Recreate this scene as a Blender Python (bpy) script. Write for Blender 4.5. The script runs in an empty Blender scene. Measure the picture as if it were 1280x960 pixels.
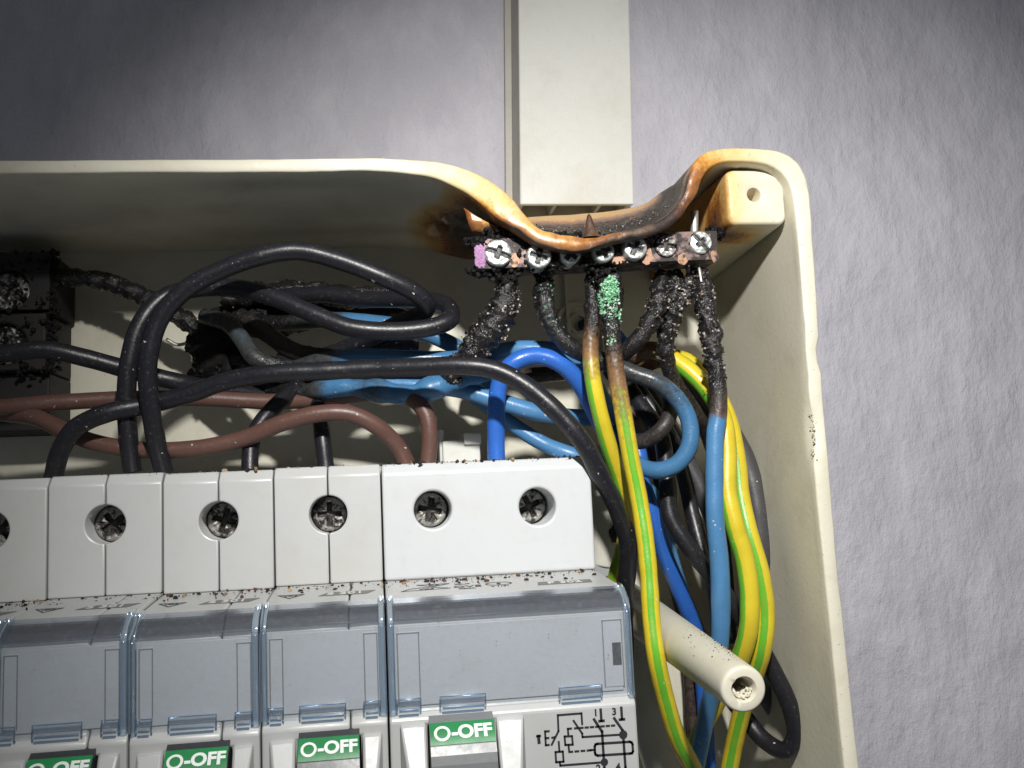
import bpy, bmesh, math, random
import numpy as np
from mathutils import Vector, Matrix, noise
random.seed(7); rng = np.random.default_rng(7)
MM = 0.001
sc = bpy.context.scene
COL = sc.collection

# ------------------------------------------------------------------ camera, world, light
F = 1200.0                                     # focal length in photo pixels (photo 1280 wide)
CAM = np.array([51.466, -160.409, -5.427])     # millimetres
def _R(a, b, c):
    ca, sa = math.cos(a), math.sin(a); cb, sb = math.cos(b), math.sin(b); cc, s2 = math.cos(c), math.sin(c)
    return (np.array([[cc, -s2, 0], [s2, cc, 0], [0, 0, 1]]) @ np.array([[cb, 0, sb], [0, 1, 0], [-sb, 0, cb]])
            @ np.array([[1, 0, 0], [0, ca, -sa], [0, sa, ca]]))
ROT = _R(-.119, -.143, -.028) @ np.array([[1, 0, 0], [0, 0, -1], [0, 1, 0]])
def P(u, v, y):
    """photo pixel -> world point (mm) on the vertical plane at depth y"""
    d = ROT.T @ np.array([(u-640)/F, (v-480)/F, 1.0])
    return CAM + d*((y-CAM[1])/d[1])
def PX(p):
    q = ROT @ (np.asarray(p)-CAM)
    return F*q[0]/q[2]+640, F*q[1]/q[2]+480
cd = bpy.data.cameras.new("camera"); cam = bpy.data.objects.new("camera", cd); COL.objects.link(cam)
cd.sensor_width = 36; cd.lens = 36*F/1280; cd.clip_start = .005; cd.clip_end = 20
m = Matrix.Identity(4)
for i in range(3):
    m[i][0] = ROT[0][i]; m[i][1] = -ROT[1][i]; m[i][2] = -ROT[2][i]; m[i][3] = CAM[i]*MM
cam.matrix_world = m; sc.camera = cam
w = bpy.data.worlds.new("World"); sc.world = w; w.use_nodes = True
w.node_tree.nodes['Background'].inputs[0].default_value = (.80, .88, 1, 1)
w.node_tree.nodes['Background'].inputs[1].default_value = .10
LP = np.array([64, -168, 98.])                 # the hand torch the picture was taken with
ld = bpy.data.lights.new("torch_light", 'SPOT'); lo = bpy.data.objects.new("torch_light", ld); COL.objects.link(lo)
ld.energy = 2.65; ld.color = (1.0, .985, .95); ld.shadow_soft_size = .0045; ld.spot_size = math.radians(86); ld.spot_blend = 1
lo.location = LP*MM
lo.rotation_euler = Vector((P(900, 660, 30)-LP)).to_track_quat('-Z', 'Y').to_euler()
sc.view_settings.view_transform = 'Standard'; sc.view_settings.look = 'None'
sc.view_settings.exposure = 0; sc.view_settings.gamma = 1
sc.cycles.max_bounces = 8; sc.cycles.transparent_max_bounces = 12

# ------------------------------------------------------------------ node helpers
class NT:
    def __init__(s, name):
        s.m = bpy.data.materials.new(name); s.m.use_nodes = True; s.t = s.m.node_tree; s.t.nodes.clear()
        s.out = s.t.nodes.new('ShaderNodeOutputMaterial'); s.pos = None
    def n(s, k, **kw):
        x = s.t.nodes.new('ShaderNode'+k)
        for a, b in kw.items(): setattr(x, a, b)
        return x
    def l(s, a, b): s.t.links.new(a, b)
    def put(s, sock, v):
        if isinstance(v, (int, float)): sock.default_value = v
        elif isinstance(v, (tuple, list)): sock.default_value = tuple(v)+((1,) if len(v) == 3 and len(sock.default_value) == 4 else ())
        else: s.l(v, sock)
    def P(s, scale=(1, 1, 1)):
        g = s.n('NewGeometry'); mp = s.n('Mapping'); s.l(g.outputs['Position'], mp.inputs[0])
        mp.inputs['Scale'].default_value = [1000*k for k in scale]; return mp.outputs[0]
    def noise(s, sc_, det=4, rough=.6, scale=(1, 1, 1), off=0):
        x = s.n('TexNoise'); s.l(s.P(scale), x.inputs['Vector']); x.inputs['Scale'].default_value = sc_
        x.inputs['Detail'].default_value = det; x.inputs['Roughness'].default_value = rough
        if off:
            x.noise_dimensions = '4D'; x.inputs['W'].default_value = off
        return x.outputs['Fac']
    def vor(s, sc_, feat='F1', out='Distance', scale=(1, 1, 1)):
        x = s.n('TexVoronoi', feature=feat); s.l(s.P(scale), x.inputs['Vector']); x.inputs['Scale'].default_value = sc_
        return x.outputs[out]
    def ss(s, v, a, b, lo=0., hi=1.):
        x = s.n('MapRange', interpolation_type='SMOOTHSTEP'); s.put(x.inputs['Value'], v)
        x.inputs['From Min'].default_value = a; x.inputs['From Max'].default_value = b
        x.inputs['To Min'].default_value = lo; x.inputs['To Max'].default_value = hi
        return x.outputs[0]
    def ma(s, op, a, b=0.):
        x = s.n('Math', operation=op); s.put(x.inputs[0], a); s.put(x.inputs[1], b); return x.outputs[0]
    def mix(s, f, a, b):
        x = s.n('Mix', data_type='RGBA'); s.put(x.inputs[0], f); s.put(x.inputs[6], a); s.put(x.inputs[7], b); return x.outputs[2]
    def ramp(s, v, st):
        x = s.n('ValToRGB'); s.put(x.inputs[0], v); e = x.color_ramp.elements
        while len(e) < len(st): e.new(.5)
        for k, (p, c) in zip(e, st): k.position = p; k.color = tuple(c)+(1,)
        return x.outputs[0]
    def attr(s, name):
        x = s.n('Attribute', attribute_name=name); return x.outputs['Fac']
    def bump(s, h, strength=.5, dist=.1, nrm=None):
        x = s.n('Bump'); s.put(x.inputs['Height'], h); x.inputs['Strength'].default_value = strength
        x.inputs['Distance'].default_value = dist*MM
        if nrm is not None: s.l(nrm, x.inputs['Normal'])
        return x.outputs[0]
    def bsdf(s, col, rough=.5, metal=0., nrm=None, spec=.5, coat=0., sss=0.):
        b = s.n('BsdfPrincipled'); s.put(b.inputs['Base Color'], col); s.put(b.inputs['Roughness'], rough); s.put(b.inputs['Metallic'], metal)
        s.put(b.inputs['Specular IOR Level'], spec); b.inputs['Coat Weight'].default_value = coat; b.inputs['Coat Roughness'].default_value = .15
        if nrm is not None: s.l(nrm, b.inputs['Normal'])
        s.l(b.outputs[0], s.out.inputs[0]); return s.m

def plastic(name, col, rough=.42, dirt=(.25, .2, .12), dirtamt=.35, specks=.5, bumpd=.02, coat=0.):
    t = NT(name)
    c = t.mix(t.ma('MULTIPLY', t.ss(t.noise(.09, 5, .65), .42, .75), dirtamt), col, dirt)
    c = t.mix(t.ma('MULTIPLY', t.ss(t.noise(.5, 3, .6, off=3.), .5, .8), .12), c, tuple(k*.6 for k in col))
    sp = t.ss(t.noise(2.3, 2, .5, off=9.), .72, .76)
    c = t.mix(t.ma('MULTIPLY', sp, specks), c, (.05, .035, .02))
    h = t.ma('ADD', t.noise(1.2, 4, .6), t.ma('MULTIPLY', t.noise(9, 3, .6), .35))
    scr = t.ss(t.noise(3, 1, .5, scale=(1, 1, .06), off=5.), .66, .7)
    h = t.ma('SUBTRACT', h, t.ma('MULTIPLY', scr, .3))
    r = t.ma('ADD', rough, t.ma('MULTIPLY', t.ma('SUBTRACT', t.noise(.7, 4, .6, off=2.), .5), .3))
    return t.bsdf(c, r, 0, t.bump(h, .6, bumpd), coat=coat)

M = {}
M['cream'] = plastic('cream_plastic', (.70, .67, .55), .42, (.42, .36, .22), .35, .5, .05)
M['boss'] = plastic('post_plastic', (.64, .61, .50), .4, (.42, .36, .22), .25, .3, .03)
M['grey_white'] = plastic('breaker_plastic', (.50, .505, .50), .36, (.42, .38, .28), .22, .25, .015)
M['rcd_white'] = plastic('residual_breaker_plastic', (.56, .575, .59), .33, (.5, .46, .36), .12, .12, .012)
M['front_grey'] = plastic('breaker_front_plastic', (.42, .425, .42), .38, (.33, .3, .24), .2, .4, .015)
M['holder'] = plastic('label_holder_plastic', (.45, .46, .475), .45, (.28, .27, .25), .2, .6, .02)
M['trunk'] = plastic('trunking_plastic', (.60, .60, .56), .45, (.42, .38, .28), .3, .3, .05)
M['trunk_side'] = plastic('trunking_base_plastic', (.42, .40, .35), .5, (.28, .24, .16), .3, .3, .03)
M['green'] = plastic('green_print', (.015, .20, .06), .4, (.02, .1, .03), .3, .5, .02)
M['toggle'] = plastic('toggle_plastic', (.035, .036, .04), .35, (.1, .1, .1), .2, .3, .02)
M['toggle_grey'] = plastic('grey_toggle_plastic', (.16, .165, .17), .35, (.1, .1, .1), .2, .3, .02)
M['white_ink'] = plastic('white_ink', (.75, .77, .75), .5, (.4, .45, .4), .2, .2, .01)
M['black_ink'] = plastic('black_ink', (.02, .02, .025), .5, (.03, .03, .03), .2, 0, .01)
M['grey_ink'] = plastic('grey_ink', (.12, .12, .115), .5, (.2, .2, .18), .4, 0, .01)
M['tag_ink'] = plastic('pale_ink', (.58, .58, .54), .5, (.4, .4, .36), .2, 0, .01)
M['rail'] = plastic('rail_zinc', (.35, .36, .37), .35, (.2, .19, .17), .3, .2, .02)
M['gap'] = plastic('dark_gap_plastic', (.02, .02, .02), .7, (.02, .02, .02), 0, 0, .01)

def wall_mat():
    t = NT('painted_plaster')
    n1 = t.noise(.10, 6, .62, scale=(1, 1, .55)); n2 = t.noise(.45, 5, .65, scale=(1.2, 1, .7), off=2.)
    n3 = t.noise(2.2, 4, .7, off=4.)
    h = t.ma('ADD', t.ma('MULTIPLY', n2, .75), t.ma('MULTIPLY', n3, .22)); h = t.ma('ADD', h, t.ma('MULTIPLY', n1, 2.0))
    c = t.mix(t.ss(n1, .35, .7), (.50, .485, .535), (.58, .565, .615))
    c = t.mix(t.ma('MULTIPLY', t.ss(n2, .5, .8), .10), c, (.42, .41, .42))
    return t.bsdf(c, .72, 0, t.bump(h, .65, 1.15), spec=.3)
M['wall'] = wall_mat()

def enclosure_mat():
    t = NT('scorched_cream_plastic')
    a = t.attr('burn')
    a2 = t.ma('ADD', a, t.ma('MULTIPLY', t.ma('MULTIPLY', t.ma('SUBTRACT', t.noise(.8, 5, .7), .5), .5), t.ss(a, .03, .3)))
    c = t.ramp(a2, [(0, (.70, .665, .54)), (.13, (.68, .51, .24)), (.28, (.60, .31, .07)), (.44, (.30, .11, .025)),
                    (.64, (.11, .04, .018)), (.8, (.022, .013, .011)), (1, (.008, .007, .008))])
    c = t.mix(t.ma('MULTIPLY', t.ss(t.noise(.12, 5, .65, off=6.), .45, .75), .3), c, (.4, .33, .2))
    c = t.mix(t.ma('MULTIPLY', t.ss(t.noise(2.6, 2, .5, off=8.), .70, .73), .7), c, (.04, .025, .02))
    br = t.ss(a2, .55, .8)
    h = t.ma('ADD', t.noise(.9, 4, .6), t.ma('MULTIPLY', t.ma('MULTIPLY', t.noise(4, 4, .7), br), 3.))
    h = t.ma('ADD', h, t.ma('MULTIPLY', t.noise(7, 3, .6, off=1.), .3))
    gl = t.ma('MULTIPLY', t.ss(a2, .1, .4), -.2)
    gl = t.ma('ADD', gl, t.ma('MULTIPLY', t.ss(a2, .6, .85), .22)); r = t.ma('ADD', .42, gl); r = t.ma('ADD', r, t.ma('MULTIPLY', t.noise(2, 4, .7), .12))
    return t.bsdf(c, r, 0, t.bump(h, .7, .07))
M['shell'] = enclosure_mat()

def cable_mat(name, col, stripe=None, rough=.36, dust=.35, brown=(.105, .07, .055)):
    t = NT(name)
    a = t.attr('burn'); nz = t.noise(1.1, 5, .7)
    a2 = t.ma('ADD', a, t.ma('MULTIPLY', t.ma('MULTIPLY', t.ma('SUBTRACT', nz, .5), .7), t.ss(a, .02, .25)))
    base = col
    if stripe:
        uv = t.n('UVMap'); sx = t.n('SeparateXYZ'); t.l(uv.outputs[0], sx.inputs[0])
        tri = t.ma('ABSOLUTE', t.ma('SUBTRACT', t.ma('FRACT', t.ma('MULTIPLY', sx.outputs[1], 2.)), .5))
        base = t.mix(t.ss(t.ma('ADD', tri, t.ma('MULTIPLY', t.ma('SUBTRACT', t.noise(.8, 3, .6), .5), .06)), .115, .145), stripe, col)
    base = t.mix(t.ma('MULTIPLY', t.ss(t.noise(.25, 4, .6, off=4.), .4, .75), .28), base, tuple(k*.55 for k in col))
    c = t.mix(t.ss(a2, .12, .5), base, brown)
    c = t.mix(t.ss(a2, .45, .85), c, (.012, .011, .012))
    ds = t.ss(t.noise(1.9, 6, .8, off=7.), .56, .68)
    c = t.mix(t.ma('MULTIPLY', ds, dust), c, (.42, .41, .40))
    c = t.mix(t.ma('MULTIPLY', t.ss(t.noise(1.3, 2, .5, off=11.), .72, .74), .8), c, (.65, .62, .55))
    h = t.ma('ADD', t.noise(2.2, 4, .65), t.ma('MULTIPLY', t.ma('MULTIPLY', t.noise(5, 3, .7), t.ss(a2, .6, .9)), 4.))
    h = t.ma('ADD', h, t.ma('MULTIPLY', ds, .3))
    r = t.ma('ADD', rough, t.ma('MULTIPLY', t.ma('SUBTRACT', t.noise(2.5, 5, .7, off=3.), .5), .4))
    r = t.ma('SUBTRACT', r, t.ma('MULTIPLY', t.ss(a2, .6, .9), .16))
    c = t.mix(t.ma('MULTIPLY', t.ma('MULTIPLY', t.ss(t.noise(1.7, 4, .8, off=21.), .6, .66), t.ss(a2, .75, .95)), .6), c, (.42, .36, .30))
    return t.bsdf(c, r, 0, t.bump(h, .6, .06))
M['c_black'] = cable_mat('black_insulation', (.013, .013, .017), rough=.36, dust=.2)
M['c_dkgrey'] = cable_mat('dark_grey_insulation', (.06, .058, .062), rough=.42, dust=.22, brown=(.045, .036, .032))
M['c_brown'] = cable_mat('brown_insulation', (.115, .058, .045), rough=.4, dust=.18)
M['c_blue'] = cable_mat('bright_blue_insulation', (.03, .135, .52), rough=.3, dust=.12)
M['c_pale'] = cable_mat('faded_blue_insulation', (.075, .22, .43), rough=.33, dust=.25)
M['c_teal'] = cable_mat('smoky_blue_insulation', (.055, .17, .33), rough=.3, dust=.2, brown=(.05, .055, .055))
M['c_yg'] = cable_mat('yellow_green_insulation', (.66, .52, .03), stripe=(.13, .42, .03), rough=.32, dust=.14, brown=(.24, .13, .06))
M['c_white'] = cable_mat('white_sheath', (.62, .6, .52), rough=.42, dust=.2)

def metal_mat(name, col, soot=.4, rough=.3, sootcol=(.015, .012, .012), mscale=.6):
    t = NT(name)
    s_ = t.ss(t.noise(mscale, 5, .7), .62-soot*.45, .72-soot*.45)
    s_ = t.ma('MAXIMUM', s_, t.ma('MULTIPLY', t.ss(t.attr('burn'), .35, .8), .93))  # screw slots darkened in the colour like recess shade, so the cross reads
    c = t.mix(s_, col, sootcol)
    h = t.ma('ADD', t.noise(2, 5, .7), t.ma('MULTIPLY', t.noise(8, 3, .7, off=2.), .5))
    r = t.ma('ADD', rough, t.ma('MULTIPLY', t.noise(3, 4, .7, off=1.), .35))
    mt = t.ma('MULTIPLY', t.ma('SUBTRACT', 1., s_), .75)
    return t.bsdf(c, r, mt, t.bump(h, .7, .08))
M['screw'] = metal_mat('nickel_screw', (.74, .76, .74), .12, .3)
M['screw_soot'] = metal_mat('sooty_screw', (.62, .58, .56), .42, .35)
M['screw_dark'] = metal_mat('dark_terminal_screw', (.36, .35, .32), .32, .3)
M['bar'] = metal_mat('heat_tinted_brass', (.25, .175, .16), .42, .42, (.02, .014, .012), .4)
M['copper'] = metal_mat('copper_patch', (.42, .26, .18), .25, .45)
M['wire'] = metal_mat('tinned_wire', (.6, .6, .58), .1, .25)
M['purple'] = plastic('purple_residue', (.42, .22, .42), .75, (.55, .38, .5), .5, .2, .12)

def isl_mat(name, stops, rough=.3, spec=.6):
    t = NT(name); g = t.n('NewGeometry')
    c = t.ramp(g.outputs['Random Per Island'], stops)
    c = t.mix(t.ss(t.noise(4, 4, .7), .3, .8), c, (.01, .01, .01)) if 'char' in name else c
    h = t.noise(5, 4, .7)
    return t.bsdf(c, rough, 0, t.bump(h, .8, .12), spec=spec)
M['char'] = isl_mat('char_crumbs', [(0, (.008, .008, .009)), (.52, (.02, .017, .017)), (.68, (.09, .06, .05)), (.84, (.40, .29, .20)), (.94, (.66, .60, .54)), (1, (.7, .7, .66))], .16, 1.0)  # pale stops: ash flecks, and painted glints on the beads
M['soot'] = isl_mat('char_black', [(0, (.003, .003, .003)), (1, (.012, .01, .01))], .6, .25)
M['verdigris'] = isl_mat('green_crust', [(0, (.10, .32, .16)), (.4, (.20, .52, .28)), (.75, (.36, .68, .44)), (1, (.66, .84, .66))], .7, .3)
M['debris'] = isl_mat('debris_flakes', [(0, (.01, .01, .01)), (.6, (.03, .02, .015)), (.8, (.12, .05, .03)), (.92, (.35, .24, .12)), (1, (.5, .45, .35))], .6, .3)

def clear_mat(name, tint, refl=1.0, rough=.06):
    t = NT(name)
    h = t.ma('ADD', t.noise(.6, 3, .6), t.ma('MULTIPLY', t.noise(5, 4, .7, scale=(1, 1, .3)), .25))
    nb = t.bump(h, .35, .05)
    tr = t.n('BsdfTransparent'); t.put(tr.inputs[0], tint)
    gl = t.n('BsdfGlossy'); gl.inputs['Roughness'].default_value = rough; t.l(nb, gl.inputs['Normal'])
    t.put(gl.inputs[0], (.9, .95, 1))
    lw = t.n('LayerWeight'); lw.inputs[0].default_value = .5; t.l(nb, lw.inputs['Normal'])
    fz = t.ma('ADD', .045, t.ma('MULTIPLY', .8, t.ma('POWER', lw.outputs['Facing'], 5.)))
    di = t.n('BsdfDiffuse'); di.inputs[0].default_value = (.48, .51, .55, 1)
    haze = t.n('MixShader'); t.put(haze.inputs[0], t.ma('ADD', .05, t.ma('MULTIPLY', t.ss(t.noise(1.5, 5, .7, off=3.), .45, .8), .10)))
    t.l(tr.outputs[0], haze.inputs[1]); t.l(di.outputs[0], haze.inputs[2])
    mx = t.n('MixShader'); t.put(mx.inputs[0], t.ma('MULTIPLY', fz, refl)); t.l(haze.outputs[0], mx.inputs[1]); t.l(gl.outputs[0], mx.inputs[2])
    t.l(mx.outputs[0], t.out.inputs[0]); return t.m
M['clear'] = clear_mat('clear_cover', (.95, .962, .975))
M['clear_rail'] = clear_mat('clear_blue_edge', (.80, .87, .94), 3.0, .12)
M['clear_edge'] = clear_mat('clear_glinting_edge', (.55, .70, .84), 6.0, .2)
M['clear_bevel'] = clear_mat('clear_bevel', (.62, .63, .66), 2., .16)  # darker tint stands in for the dark reflection seen in the bevel

# ------------------------------------------------------------------ object helpers
def mesh_from(name, verts, faces, mat, origin=(0, 0, 0), smooth=True, sharp=None, attrs=None, uv=None):
    me = bpy.data.meshes.new(name)
    me.from_pydata([tuple((np.asarray(v)-origin)*MM) for v in verts], [], faces)
    me.materials.append(M[mat] if isinstance(mat, str) else mat)
    if attrs:
        for k, vals in attrs.items():
            a = me.attributes.new(k, 'FLOAT', 'POINT'); a.data.foreach_set('value', np.asarray(vals, dtype=np.float32))
    if uv is not None:
        l = me.uv_layers.new(name='UVMap'); flat = np.array([c for f in uv for c in f], dtype=np.float32).ravel(); l.data.foreach_set('uv', flat)
    me.polygons.foreach_set('use_smooth', [smooth]*len(me.polygons))
    if sharp is not None and smooth: me.set_sharp_from_angle(angle=math.radians(sharp))
    me.update(); return me
ORG = {}
def link(name, me, parent=None, origin=(0, 0, 0)):
    o = bpy.data.objects.new(name, me); COL.objects.link(o)
    origin = np.asarray(origin, float)
    if parent is not None:
        o.parent = parent; o.location = (origin-ORG[parent.name])*MM
    else: o.location = origin*MM
    ORG[o.name] = origin
    return o
def tag(o, label=None, cat=None, group=None, kind=None):
    if label: o['label'] = label
    if cat: o['category'] = cat
    if group: o['group'] = group
    if kind: o['kind'] = kind
    return o
def thing(name, loc, label, cat, group=None):
    o = bpy.data.objects.new(name, None); o.empty_display_size = .005; COL.objects.link(o); o.location = np.asarray(loc)*MM
    ORG[o.name] = np.asarray(loc, float); return tag(o, label, cat, group)
def part(name, verts, faces, mat, parent=None, origin=None, kind=None, **kw):
    v = np.asarray(verts, float)
    if origin is None:
        origin = (v.min(0)+v.max(0))/2
        if parent is None: origin[2] = v[:, 2].min()
    me = mesh_from(name, v, faces, mat, origin, **kw)
    o = link(name, me, parent, origin)
    if kind: o['kind'] = kind
    return o
def merge(lst):
    V, Fc, n = [], [], 0
    for v, f in lst:
        V.append(np.asarray(v, float)); Fc += [tuple(i+n for i in q) for q in f]; n += len(v)
    return np.vstack(V), Fc
def box(x0, x1, y0, y1, z0, z1):
    v = [(x, y, z) for x in (x0, x1) for y in (y0, y1) for z in (z0, z1)]
    return v, [(0, 1, 3, 2), (4, 6, 7, 5), (0, 4, 5, 1), (2, 3, 7, 6), (0, 2, 6, 4), (1, 5, 7, 3)]
def prism_x(prof, x0, x1):
    n = len(prof); v = [(x0, y, z) for y, z in prof]+[(x1, y, z) for y, z in prof]
    f = [tuple(range(n)), tuple(range(2*n-1, n-1, -1))]+[(i, i+n, (i+1) % n+n, (i+1) % n) for i in range(n)]
    return v, f
def cyl(p0, p1, r0, r1=None, seg=32, cap=True):
    r1 = r0 if r1 is None else r1
    p0 = np.asarray(p0, float); p1 = np.asarray(p1, float); d = (p1-p0)/np.linalg.norm(p1-p0)
    a = np.cross(d, [0, 0, 1.] if abs(d[2]) < .9 else [1., 0, 0]); a /= np.linalg.norm(a); b = np.cross(d, a)
    v = [p+r*(math.cos(2*math.pi*i/seg)*a+math.sin(2*math.pi*i/seg)*b) for p, r in ((p0, r0), (p1, r1)) for i in range(seg)]
    f = [(i, (i+1) % seg, (i+1) % seg+seg, i+seg) for i in range(seg)]
    if cap: f += [tuple(range(seg-1, -1, -1)), tuple(range(seg, 2*seg))]
    return v, f
def solid(name, geo, mat, parent, cutters=(), bevel=.3, seg=2, origin=None, ang=30):
    """mesh with optional boolean cutters and bevelled edges, evaluated without operators"""
    v = np.asarray(geo[0], float)
    if origin is None: origin = (v.min(0)+v.max(0))/2
    me = mesh_from(name, v, geo[1], mat, origin, smooth=False)
    bm = bmesh.new(); bm.from_mesh(me); bmesh.ops.recalc_face_normals(bm, faces=bm.faces); bm.to_mesh(me); bm.free()
    tmp = bpy.data.objects.new('tmp', me); COL.objects.link(tmp); tmp.location = np.asarray(origin)*MM
    cs = []
    for c in cutters:
        cm = mesh_from('cut', c[0], c[1], mat, (0, 0, 0), smooth=False)
        bm = bmesh.new(); bm.from_mesh(cm); bmesh.ops.recalc_face_normals(bm, faces=bm.faces); bm.to_mesh(cm); bm.free()
        co = bpy.data.objects.new('cut', cm); COL.objects.link(co); cs.append(co)
        b = tmp.modifiers.new('b', 'BOOLEAN'); b.operation = 'DIFFERENCE'; b.object = co; b.solver = 'EXACT'
    if bevel:
        b = tmp.modifiers.new('v', 'BEVEL'); b.width = bevel*MM; b.segments = seg; b.limit_method = 'ANGLE'; b.angle_limit = math.radians(ang)
    bpy.context.view_layer.update()
    dg = bpy.context.evaluated_depsgraph_get(); out = bpy.data.meshes.new_from_object(tmp.evaluated_get(dg))
    for o in cs+[tmp]: bpy.data.objects.remove(o)
    out.name = name
    out.polygons.foreach_set('use_smooth', [True]*len(out.polygons)); out.set_sharp_from_angle(angle=math.radians(40))
    for p in out.polygons:
        if len(p.vertices) > 4 or p.area > 7e-6: p.use_smooth = False
    return link(name, out, parent, origin)
def text_geo(s, size, bold=.0, ext=.02):
    """text mesh in its own plane, mm: returns verts (x right, y up, z out), faces"""
    cu = bpy.data.curves.new('t', 'FONT'); cu.body = s; cu.size = size; cu.offset = bold; cu.extrude = ext; cu.align_x = 'CENTER'; cu.align_y = 'CENTER'; cu.resolution_u = 4
    o = bpy.data.objects.new('t', cu); COL.objects.link(o); bpy.context.view_layer.update()
    me = bpy.data.meshes.new_from_object(o.evaluated_get(bpy.context.evaluated_depsgraph_get()))
    v = np.array([tuple(q.co) for q in me.vertices]); f = [tuple(p.vertices) for p in me.polygons]
    bpy.data.objects.remove(o); bpy.data.meshes.remove(me); return v, f
def place(geo, c, X, Y):
    X = np.asarray(X, float); Y = np.asarray(Y, float); Z = np.cross(X, Y); Z /= np.linalg.norm(Z)
    v = np.asarray(geo[0]); return np.asarray(c)+v[:, :1]*X+v[:, 1:2]*Y+v[:, 2:3]*Z, geo[1]

# ---- cables
def catmull(pts, step=.35):
    p = np.asarray(pts, float); n = len(p); p = np.vstack([2*p[0]-p[1], p, 2*p[-1]-p[-2]]); out = []
    for i in range(1, n):
        p0, p1, p2, p3 = p[i-1:i+3]; L = np.linalg.norm((p2-p1)[:3]); k = max(2, int(L/step))
        for j in range(k):
            t = j/k
            q = .5*((2*p1)+(-p0+p2)*t+(2*p0-5*p1+4*p2-p3)*t*t+(-p0+3*p1-3*p2+p3)*t**3)
            tt = t*t*(3-2*t); q[3:] = p1[3:]*(1-tt)+p2[3:]*tt       # burn and radius: no overshoot
            out.append(q)
    out.append(p[n].copy()); return np.array(out)
CH = []
def tube(name, pts, r, mat, twist=.0, phase=0., seg=20, parent=None, wob=.03, char=.0):
    """pts: (u, v, y[, burn[, radius factor]]) photo pixel + real depth in mm"""
    ctl = []
    for q in pts:
        q = tuple(q)+(0., 1.)[len(q)-3:] if len(q) < 5 else q
        ctl.append(list(P(q[0], q[1], q[2]))+[q[3], q[4]])
    S = catmull(ctl); X = S[:, :3]; n = len(X)
    T = np.gradient(X, axis=0); T /= np.linalg.norm(T, axis=1)[:, None]
    a = np.cross(T[0], [0, 1, .01]); a /= np.linalg.norm(a); V = []; uvs = []; L = 0; burn = []
    seed = random.uniform(0, 500)
    for i in range(n):
        a = a-T[i]*np.dot(a, T[i]); a /= np.linalg.norm(a); b = np.cross(T[i], a)
        if i: L += np.linalg.norm(X[i]-X[i-1])
        bu = S[i, 3]; rr = r*S[i, 4]*(1+wob*noise.noise((L*.35, seed, 0)))
        cha = max(0., min(1., (bu-.8)/.2))
        for k in range(seg):
            th = 2*math.pi*k/seg; d = math.cos(th)*a+math.sin(th)*b
            q = rr
            if cha > 0:
                c = X[i]+d*rr
                q += cha*rr*(.52*noise.noise(Vector(c*.6+seed))+.16*noise.noise(Vector(c*1.2+seed))+.22*noise.noise(Vector(c*1.9+seed)))
            elif bu > .3: q += .05*noise.noise(Vector((X[i]+d)*1.1))
            V.append(X[i]+d*q); burn.append(bu)
        uvs.append(L)
    V += [X[0], X[-1]]; burn += [S[0, 3], S[-1, 3]]
    Fc, UV = [], []
    for i in range(n-1):
        for k in range(seg):
            k2 = (k+1) % seg; Fc.append((i*seg+k, i*seg+k2, (i+1)*seg+k2, (i+1)*seg+k))
            v0, v1 = k/seg+phase+uvs[i]*twist, (k+1)/seg+phase+uvs[i]*twist; w0, w1 = v0+(uvs[i+1]-uvs[i])*twist, v1+(uvs[i+1]-uvs[i])*twist
            UV.append([(uvs[i], v0), (uvs[i], v1), (uvs[i+1], w1), (uvs[i+1], w0)])
    for k in range(seg):
        Fc.append((k, n*seg, (k+1) % seg)); UV.append([(0, 0)]*3)
        Fc.append(((n-1)*seg+k, (n-1)*seg+(k+1) % seg, n*seg+1)); UV.append([(0, 0)]*3)
    o = part(name, V, Fc, mat, parent, attrs={'burn': burn}, uv=UV)
    return o, S
ICO = None
def crumbs(name, C, Rr, mat, parent=None, squash=.5):
    global ICO
    if ICO is None:
        bm = bmesh.new(); bmesh.ops.create_icosphere(bm, subdivisions=1, radius=1)
        ICO = (np.array([tuple(v.co) for v in bm.verts]), np.array([[v.index for v in f.verts] for f in bm.faces])); bm.free()
    C = np.asarray(C, float); Rr = np.asarray(Rr, float); n = len(C); v, f = ICO
    A = rng.normal(size=(n, 3, 3)); Q = np.linalg.qr(A)[0]
    s = Rr[:, None]*(1-squash*rng.random((n, 3)))
    j = v[None]*(1+.35*(rng.random((n, len(v), 1))-.5))
    W = np.einsum('nij,nkj->nki', Q, j*s[:, None, :])+C[:, None, :]
    Fc = (f[None]+(np.arange(n)*len(v))[:, None, None]).reshape(-1, 3)
    return part(name, W.reshape(-1, 3), [tuple(map(int, q)) for q in Fc], mat, parent, smooth=False, kind='stuff')
def crust(o, S, r, dens=14, size=(.12, .42), lo=.85, name='char_crumb', mat='char', side=None, i0=0., i1=1., thr=-.08):
    C, R_ = [], []; n = len(S)
    T = np.gradient(S[:, :3], axis=0); T /= np.linalg.norm(T, axis=1)[:, None]
    for i in range(n-1):
        if S[i, 3] < lo or not (i0 <= i/n <= i1): continue
        if rng.random() > (S[i, 3]-lo)/(1.001-lo)*1.6: continue
        L = np.linalg.norm(S[i+1, :3]-S[i, :3])
        for _ in range(np.random.default_rng(i).poisson(dens*L)):
            d = rng.normal(size=3); d -= T[i]*np.dot(d, T[i]); d /= np.linalg.norm(d)
            if side is not None and np.dot(d, side) < -.1: continue
            if d[1] > .6: continue
            if noise.noise(Vector((S[i, :3]+d*r)*.8)) < thr+.2*rng.random(): continue
            q = rng.random()**2.6; rad = size[0]+(size[1]-size[0])*q
            C.append(S[i, :3]+d*(r*S[i, 4]*(1.0+.12*rng.normal()))+T[i]*rng.random()*L); R_.append(rad)
    if C: crumbs(name, C, R_, mat, o)

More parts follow.
